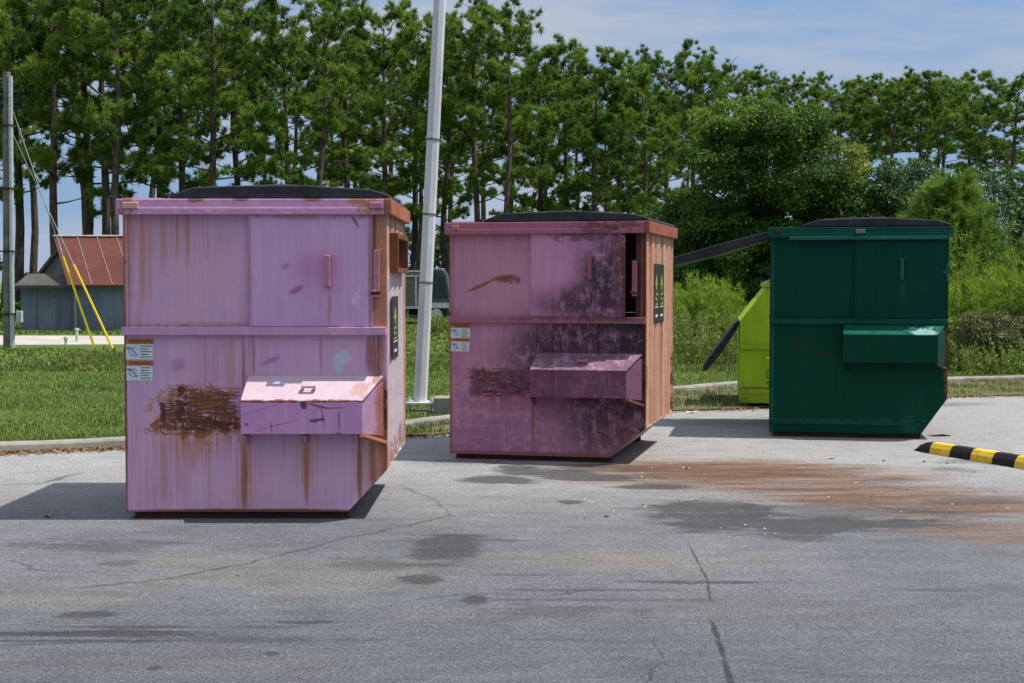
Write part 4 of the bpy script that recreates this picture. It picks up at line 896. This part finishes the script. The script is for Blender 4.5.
# ---------------------------------------------------------------- pines
BARK = MT("pine_bark", .9, .1); bn = BARK.noise(BARK.co, 6, 7, .75, sc=(1, 1, .35)); BARK.bump(bn, .6, .05)
BARK = BARK.color(BARK.mix(BARK.ramp(bn, .35, .65), (.035, .027, .022), (.13, .10, .082)))
PINE = foliage("pine_needles", (.026, .080, .012), (.22, .34, .045), .5, .40, .6, .2, .35)
def pine_proto(seed, Ht=16.0, base=.42, wide=2.9, dens=1.0):
    r = np.random.default_rng(seed); b = MB()
    bend = r.normal(size=(4, 2))*.14; zs = np.linspace(0, Ht*.97, 9)
    def ax(z): t = z/Ht; return Vector((np.interp(t, [0, .3, .6, 1], [0, bend[0,0], bend[1,0], bend[2,0]]), np.interp(t, [0, .3, .6, 1], [0, bend[0,1], bend[1,1], bend[2,1]]), z))
    b.tube([ax(z) for z in zs], [(.19*(1-z/Ht)**.8+.035) for z in zs], 7)
    cen = []; axs = []
    nb = int(r.integers(26, 34)*dens)
    for i in range(nb):
        t = base+(1-base)*(max(0, i+r.uniform(-.4, .4))/nb)**.85; t = min(max(t, base), .985)
        z = t*Ht; u = (t-base)/(1-base); a = i*2.4+r.uniform(-.5, .5)
        ln = wide*(.35+.85*math.sin(math.pi*min(1, u*.8+.18))**.8)*r.uniform(.45, 1.12)*(1-.45*u**3)
        rise = r.uniform(.0, .35)+u*.75
        p0 = ax(z); d = Vector((math.cos(a), math.sin(a), 0)); pts = [p0]
        for q in (.35, .7, 1.0): pts.append(p0+d*ln*q+Vector((r.normal()*.08, r.normal()*.08, ln*rise*q**1.6)))
        b.tube(pts, [.055*(1.15-u), .04, .025, .014], 4)
        if r.random() < .1 and u < .35: continue
        ns = int(3+ln*2.2)
        for s in range(ns):
            q = r.uniform(.38, 1.02); k = min(2, int(q*3)); e = pts[k].lerp(pts[k+1], min(1, max(0, (q-[0, .35, .7][k])/[.35, .35, .3][k])))
            aa = a+r.choice([-1, 1])*r.uniform(.3, 1.4); sl = r.uniform(.3, .95)
            tip = e+Vector((math.cos(aa)*sl, math.sin(aa)*sl, r.uniform(.05, .45)*sl+.1))
            b.tube([e, tip], [.018, .009], 3)
            m_ = int(r.integers(3, 6)); 
            for _ in range(m_):
                f = r.uniform(.5, 1.1); p = e.lerp(tip, f)+Vector(r.normal(size=3)*.12); cen.append(p); axs.append((d*.4+Vector((0, 0, .9))).normalized())
    cen = np.array([tuple(c) for c in cen]); axs = np.array([tuple(c) for c in axs])
    V = needles(r, cen, axs, 42, .30, .042, .8)
    me = bpy.data.meshes.new("pine_trunk"); me.from_pydata(b.v, [], b.f); me.materials.append(BARK); me.shade_smooth()
    return me, np_mesh("pine_crown", V, 3, PINE)
protos = [pine_proto(100+i, 16, bs, w, dn) for i, (bs, w, dn) in enumerate(((.32, 3.1, 1.1), (.42, 2.7, 1), (.26, 2.9, 1.15), (.46, 2.6, .9), (.38, 3.5, 1.0), (.30, 2.5, 1), (.24, 3.0, 1.2), (.46, 3.7, .8), (.70, 2.9, .75), (.72, 3.3, .8)))]
pine_first = {}
def pine(px, topy, Y, k, label, group="pines of the tree line", tilt=0.0, rot=None):
    h = XZ(px, topy, Y).z; X = (px-512)/F*Y
    o = empty("pine_tree", (X, Y, 0), label, "pine tree", group)
    s = h/16.0; o.scale = (max(s, .72)*1.0, max(s, .72)*1.0, s); o.rotation_euler = (0, tilt, rot if rot is not None else (px*1.7+Y) % 6.28)
    tm, cm_ = protos[k]
    link_mesh("trunk", tm, o); link_mesh("crown", cm_, o)
    return o
R = "tall pine rising "
front = [
 (18, -60, 62, 5, R+"just right of the utility pole at the left edge"), (-25, -40, 60, 0, R+"beyond the left edge, its boughs behind the utility pole"),
 (58, -45, 58, 0, R+"behind the shed's dark wing, thick straight trunk"), (84, -70, 64, 2, R+"behind the top corner of the red roof"),
 (105, -55, 60, 4, R+"over the middle of the red shed roof"), (122, -35, 56, 1, R+"over the left corner of the nearest pink bin, thick trunk"),
 (160, -50, 66, 6, R+"above the bare left end of the nearest bin's top"), (181, -20, 62, 5, R+"where the black lid of the nearest bin begins"),
 (212, -28, 58, 4, R+"above the left third of the nearest bin's lid"), (234, -5, 66, 2, R+"left of the sky gap above the nearest bin"),
 (320, -6, 57, 7, "broad open-crowned pine standing alone above the nearest bin's lid, first right of the sky gap"), (288, 30, 68, 6, "shorter pine at the foot of the sky gap above the nearest bin"),
 (352, 12, 64, 5, R+"above the right end of the nearest bin's lid"), (385, 18, 60, 4, R+"over the rusty right corner of the nearest bin"),
 (412, 22, 66, 6, R+"just left of the light pole"), (448, 26, 63, 2, R+"just right of the light pole"),
 (478, 20, 60, 4, "pine with a knobbly top above the left corner of the magenta bin"), (505, 20, 58, 7, "pine topping out highest above the magenta bin, reaching right at its tip"),
 (540, 55, 62, 5, "rounded pine above the middle of the magenta bin's lid"), (566, 52, 66, 6, "dense pine above the right half of the magenta bin's lid"),
 (592, 60, 61, 4, "pine with a leaning trunk over the right end of the magenta bin's lid"), (618, 72, 64, 2, "pine above the magenta bin's right corner"),
 (645, 80, 60, 0, "pine directly left of the large leafy tree, low boughs"), (668, 62, 66, 7, "pine with a bare-topped crown behind the left side of the leafy tree"),
 (692, 76, 68, 9, "sparse pine poking out left of the leafy tree's top"), (742, 84, 72, 8, "pine whose tip shows above the leafy tree's top"),
 (782, 92, 74, 9, "pine tip just right of the leafy tree's summit"), (836, 98, 66, 8, "leftmost pine of the cluster right of the leafy tree"),
 (866, 96, 70, 9, "pine above the left part of the dark green bin, slightly behind its neighbours"), (892, 90, 64, 8, "pine over the lid of the dark green bin"),
 (918, 92, 66, 9, "pine with a broad flat crown above the green bin's right half"), (944, 88, 70, 8, "pine above the right corner of the green bin"),
 (968, 104, 73, 9, "smaller pine right of the cluster, before the sky gap"), (1016, 86, 60, 8, "tall pine with a bare trunk against the sky at the right edge")]
for i, (px, ty, Y, k, lab) in enumerate(front): pine(px, ty, Y, k, lab, tilt=.022*math.sin(i*2.3))
rr = random.Random(21); i = 0
for px in range(-60, 1100, 30):
    ty = np.interp(px, [-60, 230, 262, 290, 340, 520, 560, 640, 700, 760, 830, 960, 1000, 1100], [0, 10, 90, 60, 50, 60, 85, 100, 105, 110, 118, 120, 150, 120])+rr.uniform(-8, 28)
    Y = rr.uniform(74, 96); k = rr.choice((1, 3, 5, 7, 8) if px < 560 else (3, 8, 9))
    if (px > 790 and px % 60 == 0) or 20 < px < 300 and px % 60 == 0: continue
    pine(px+rr.uniform(-8, 8), ty, Y, k, "slender pine of the rear rows, mostly hidden by the pines before it", "rear row pines", tilt=rr.uniform(-.02, .02), rot=rr.uniform(0, 6.28)); i += 1

# far low wood that closes the horizon
FARW = foliage("far_wood_leaves", (.018, .042, .012), (.06, .10, .028), .15, .2, .6, .2, .4)
r = np.random.default_rng(9)
ell = []
for x in np.arange(-95, 96, 3.6):
    hh = 2.9+1.2*math.sin(x*.21)+1.1*math.sin(x*.53+1)+3.2*max(0, min(1, (x+22)/12)); ell.append((x, 128+6*math.sin(x*.3), hh*.45, 4.2, 3, hh*.6))
p, w = crown_points(r, ell, 900, 46000, (.8, 1.6))
tag(link_mesh("far_wood", np_mesh("far_wood", leaves(r, p, w, .75), 4, FARW)), "low dark green woodland closing the horizon behind the pines", "woodland", kind='stuff')

# ---------------------------------------------------------------- broadleaf trees and shrubs
LEAF_D = foliage("dark_leaf", (.014, .048, .007), (.09, .165, .024), .9, .25, .6, .15, .45)
LEAF_V = foliage("vine_leaf", (.05, .12, .012), (.17, .27, .03), 1.0, .35, .45, .4, .4)
LEAF_Y = foliage("yellow_leaf", (.07, .12, .015), (.25, .30, .04), 1.2, .35, .5, .3, .4)
LEAF_G = foliage("grey_green_leaf", (.018, .058, .015), (.10, .18, .055), 1.0, .2, .55, .25, .5)
WOOD = simple("branch_wood", (.09, .07, .055), .9, .1, var=.4)
def tree(name, loc, ells, n, size, mat, label, cat, seed, nclump=120, rc=(.3, .6), extra=None, trunk_r=.14, group=None):
    r = np.random.default_rng(seed); o = empty(name, loc, label, cat, group)
    p, w = crown_points(r, ells, nclump, n, rc)
    link_mesh("crown", np_mesh("crown", leaves(r, p, w, size), 4, mat), o)
    b = MB(); zc = max(e[2] for e in ells)
    b.tube([(0, 0, 0), (.08, .05, zc*.4), (-.05, 0, zc*.9)], [trunk_r, trunk_r*.7, trunk_r*.3], 8)
    for e in ells:
        b.tube([(.03, .02, min(e[2]*.4, zc*.4)), (e[0]*.5, e[1]*.5, e[2]*.75), (e[0]*.9, e[1]*.9, e[2]*1.02)], [trunk_r*.5, trunk_r*.3, trunk_r*.12], 5)
    for k in range(16):
        e = ells[k % len(ells)]; d = unit(r.normal(size=3)); b.tube([(e[0]*.5, e[1]*.5, e[2]*.8), (e[0]+d[0]*e[3]*.7, e[1]+d[1]*e[4]*.7, e[2]+abs(d[2])*e[5]*.7)], [trunk_r*.2, .01], 4)
    b.build("trunk", WOOD, o)
    if extra:
        nm, ez, en, es, em = extra; p, w = crown_points(r, ez, 60, en, (.2, .45)); link_mesh(nm, np_mesh(nm, leaves(r, p, w, es), 4, em), o)
    return o
Yb = 38.0; s_ = Yb/F
def TX(px): return (px-512)*s_
tree("leafy_tree", (TX(757), Yb, 0), [(0, 0, 3.9, 2.0, 1.8, 2.2), (-1.0, -.2, 2.3, 1.5, 1.5, 1.9), (1.1, -.1, 2.9, 1.4, 1.4, 1.9), (.2, -.5, 5.0, 1.3, 1.2, .95), (-.9, 0, 3.9, 1.3, 1.2, 1.4), (.3, 0, 1.5, 2.2, 1.5, 1.4)],
     100000, .10, LEAF_D, "large rounded dark leafy tree draped with brighter vines behind the bins", "tree", 31, 170, (.28, .72),
     ("vine", [(-.4, -.7, 5.6, 1.3, .8, .55), (-1.2, -.9, 4.6, .7, .7, .9), (.2, -1.2, 4.6, .5, .5, .9)], 13000, .10, LEAF_V))
tree("leafy_tree", (TX(838), Yb+1, 0), [(0, 0, 4.1, .95, 1, 1.35), (-.3, 0, 2.6, 1.2, 1, 1.6)], 22000, .09, LEAF_Y, "yellow-green leafy tree leaning against the right of the big dark one", "tree", 33, 70, (.25, .5))
tree("leafy_tree", (TX(692), Yb+2, 0), [(0, 0, 1.9, 1.0, 1, 1.6), (-.4, 0, 3.2, .9, .8, .9)], 20000, .10, LEAF_D, "low dark leafy tree left of the big vine-draped one", "tree", 34, 70, (.25, .55))
tree("leafy_tree", (TX(884), Yb+.5, 0), [(0, 0, 2.8, 1.3, 1.2, 1.6), (.2, -.2, 3.9, .9, .8, .7)], 30000, .09, LEAF_G, "grey-green leafy tree above the lid of the green bin", "tree", 35, 90, (.25, .5))
tree("leafy_tree", (TX(938), Yb+2.5, 0), [(0, 0, 3.0, 1.4, 1.2, 1.7)], 26000, .09, LEAF_G, "silvery leafy tree behind the feathery cedar", "tree", 36, 80, (.25, .5))
tree("leafy_tree", (TX(1002), Yb+.5, 0), [(0, 0, 2.4, 1.5, 1.2, 2.0), (.8, 0, 3.2, 1, 1, 1)], 32000, .09, LEAF_G, "broad silvery leafy tree at the right edge", "tree", 37, 90, (.25, .55))
tree("leafy_tree", (TX(1075), Yb, 0), [(0, 0, 2.2, 1.5, 1.2, 1.9)], 12000, .13, LEAF_D, "dark leafy tree just past the right edge", "tree", 38, 60, (.25, .55))

FEATH = foliage("feathery_leaf", (.10, .19, .015), (.33, .45, .05), 1.4, .4, .6, .25, .5)
CEDAR = foliage("cedar_leaf", (.05, .12, .018), (.22, .34, .05), 1.6, .35, .6, .25, .45)
STALK = simple("stalk", (.16, .13, .06), .9, .1)
def feathery(name, loc, stems, h, spread, mat, label, cat, seed, nn=46, L_=.16, w=.014, cone=False, group=None):
    r = np.random.default_rng(seed); o = empty(name, loc, label, cat, group); b = MB(); cen = []; axs = []
    for i in range(stems):
        a = r.uniform(0, 6.28); q = math.sqrt(r.random())*spread
        if cone:
            z0 = r.uniform(.05, .93)*h; ln = spread*(1-z0/h)**.8*r.uniform(.6, 1.1)+.15; p0 = Vector((0, 0, z0)); d = Vector((math.cos(a), math.sin(a), r.uniform(.5, 1.1)))
            p1 = p0+d*ln; pts = [p0, p0.lerp(p1, .5)+Vector((0, 0, -.06)), p1]
        else:
            hh = h*r.uniform(.55, 1.05)*(1-.35*(q/spread)**2); p0 = Vector((math.cos(a)*q*.45, math.sin(a)*q*.45, 0)); p1 = Vector((math.cos(a)*q*1.1, math.sin(a)*q*1.1, hh)); pts = [p0, p0.lerp(p1, .5)+Vector((0, 0, .08)), p1]
        b.tube(pts, [.012, .008, .004], 3)
        t0 = .15 if not cone else .3
        for t in np.linspace(t0, 1.03, 17):
            k = 0 if t < .5 else 1; p = pts[k].lerp(pts[k+1], (t-.5*k)*2); cen.append(tuple(p)); dd = (pts[k+1]-pts[k]).normalized(); axs.append(tuple(dd))
    b.build("stem", STALK if not cone else WOOD, o)
    if cone: MB().tube([(0, 0, 0), (0, 0, h*.95)], [.06, .01], 6).build("trunk", WOOD, o)
    V = needles(r, np.array(cen)+r.normal(size=(len(cen), 3))*.035, np.array(axs), max(4, nn//6), L_, w, .5)
    V[:,2] = np.maximum(V[:,2], .02)
    link_mesh("foliage", np_mesh("foliage", V, 3, mat), o); return o
FG = "feathery shrubs"
Yf = 29.0
def FX(px, Y=Yf): return (px-512)/F*Y
feathery("feathery_shrub", (FX(700), 29, 0), 150, 1.62, .62, FEATH, "feathery bright green shrub right of the magenta bin's orange end", "shrub", 51, group=FG)
feathery("feathery_shrub", (FX(727), 30, 0), 130, 1.50, .55, FEATH, "feathery bright green shrub right of its twin, near the lime bin", "shrub", 52, group=FG)
feathery("feathery_shrub", (FX(674), 31, 0), 110, 1.5, .6, FEATH, "feathery bright green shrub half hidden by the magenta bin", "shrub", 53, group=FG)
feathery("cedar", (FX(948, 31), 31, 0), 420, 3.75, 1.55, CEDAR, "green cedar with feathery upswept boughs behind the green bin's corner", "cedar tree", 54, 48, .2, .022, True)
feathery("feathery_shrub", (FX(968, 27), 27, 0), 140, 1.95, .75, FEATH, "bright feathery shrub just right of the green bin", "shrub", 55, group=FG)
feathery("feathery_shrub", (FX(1014, 26), 26, 0), 140, 1.95, .7, FEATH, "bright feathery shrub at the right edge", "shrub", 56, group=FG)
feathery("feathery_shrub", (FX(1050, 27), 27, 0), 110, 1.8, .7, FEATH, "bright feathery shrub just past the right edge", "shrub", 57, group=FG)
BRAM = foliage("bramble_leaf", (.06, .08, .03), (.20, .22, .09), 3, .25, .7, .2, .5, tip=(.28, .28, .05))
TWIG = simple("twig", (.14, .11, .09), .9, .1)
def bramble(loc, rx, h, n, label, seed, mat=BRAM, group="brambles on the right verge"):
    r = np.random.default_rng(seed); o = empty("bramble", loc, label, "bush", group)
    p, w = crown_points(r, [(0, 0, h*.45, rx, rx*.7, h*.5)], 40, n, (.12, .24)); link_mesh("foliage", np_mesh("foliage", leaves(r, p, w, .055), 4, mat), o)
    b = MB()
    for i in range(130):
        a = r.uniform(0, 6.28); q = rx*r.uniform(.3, 1.15); b.tube([(math.cos(a)*q*.3, math.sin(a)*q*.2, 0), (math.cos(a)*q*.8, math.sin(a)*q*.5, h*r.uniform(.4, .9)), (math.cos(a)*q, math.sin(a)*q*.7, h*r.uniform(.2, 1.1))], .005, 3)
    b.build("twigs", TWIG, o); return o
bramble((FX(985, 24.3), 24.3, 0), .55, 1.0, 6500, "twiggy greyish bramble on the verge right of the green bin", 61)
bramble((FX(1022, 24.8), 24.8, 0), .5, 1.1, 6000, "twiggy bramble at the right edge beside the greyish one", 62)
bramble((FX(958, 25.2), 25.2, 0), .35, .9, 4000, "leafier bramble tucked against the green bin's right side", 63, LEAF_Y)
# tall weeds with pale seed stalks
WEED = foliage("weed_leaf", (.09, .16, .025), (.28, .36, .07), 3, .3, .6, .2, .6, tip=(.36, .28, .16))
def weeds(x0, x1, y0, y1, n, h, label, seed):
    r = np.random.default_rng(seed); cen = []; axs = []; b = MB()
    for i in range(n):
        x, y = r.uniform(x0, x1), r.uniform(y0, y1); hh = h*r.uniform(.4, 1.1); lx, ly = r.normal(size=2)*.08
        b.tube([(x, y, 0), (x+lx, y+ly, hh)], [.006, .003], 3)
        for t in np.linspace(.1, 1, 9): cen.append((x+lx*t, y+ly*t, hh*t)); axs.append((0, 0, 1.))
    V = needles(r, np.array(cen), np.array(axs), 7, .09, .022, .8); V[:,2] = np.maximum(V[:,2], .01)
    o = link_mesh("weeds", np_mesh("weeds", V, 3, WEED)); tag(o, label, "weeds", kind='stuff')
    b.build("stalks", STALK, o)
weeds(FX(672, 26), FX(760, 26), 25.5, 29.5, 150, .95, "tall pale weeds between the orange end wall and the lime bin", 71)
weeds(FX(935, 24), FX(1090, 24), 23, 27, 330, .5, "rough weeds on the verge right of the green bin", 72)
weeds(FX(425, 44), FX(465, 44), 42, 46, 160, .45, "tufts of long grass in front of the parked truck", 73)
weeds(FX(640, 40), FX(1100, 40), 31, 36, 500, .75, "tangled weeds under the leafy trees", 74)
# undergrowth below the pines
r = np.random.default_rng(77)
ell = [(x, 60+8*math.sin(x), .35, 1.3, 1.3, .45+.35*abs(math.sin(x*1.3))) for x in np.arange(-34, 40, 1.6)]
ell = [e for e in ell if not -4.5 < e[0] < 0]
p, w = crown_points(r, ell, 260, 26000, (.25, .6))
tag(link_mesh("undergrowth", np_mesh("undergrowth", leaves(r, p, w, .2), 4, LEAF_D)), "dark undergrowth at the foot of the pines", "undergrowth", kind='stuff')

# ---------------------------------------------------------------- litter
def leaf(px, py, s, mat, label, name="dry_leaf", cat="leaf"):
    q = G(px, py); vv = [(-s, 0, .002), (-s*.4, -s*.35, .012), (s*.3, -s*.3, .004), (s, 0, .016), (s*.3, s*.35, .006), (-s*.4, s*.3, .014), (0, 0, .001)]
    o = MB().add(vv+[(x, y, z+.003) for x, y, z in vv], [(6,1,0),(6,2,1),(6,3,2),(6,4,3),(6,5,4),(6,0,5),(7,8,13),(8,9,13),(9,10,13),(10,11,13),(11,12,13),(12,7,13)]).build(name, mat, loc=(q.x, q.y, 0))
    o.rotation_euler.z = px*.7; tag(o, label, cat); return o
leaf(48, 517, .055, simple("tan_leaf", (.26, .16, .07), .8), "curled brown leaf lying in the nearest bin's shadow")
leaf(692, 413, .10, simple("paper", (.7, .7, .68), .8), "crumpled white paper scrap at the lot edge by the verge", "paper_scrap", "litter")
leaf(830, 459, .045, bpy.data.materials["paper"], "small white paper scrap on the asphalt before the green bin", "paper_scrap", "litter")
leaf(686, 469, .04, bpy.data.materials["paper"], "white paper scrap lying on the rust-stained asphalt", "paper_scrap", "litter")
leaf(938, 436, .14, STEELRUST, "flat rusty scrap lying beside the green bin's bottom corner", "rusty_scrap", "litter")
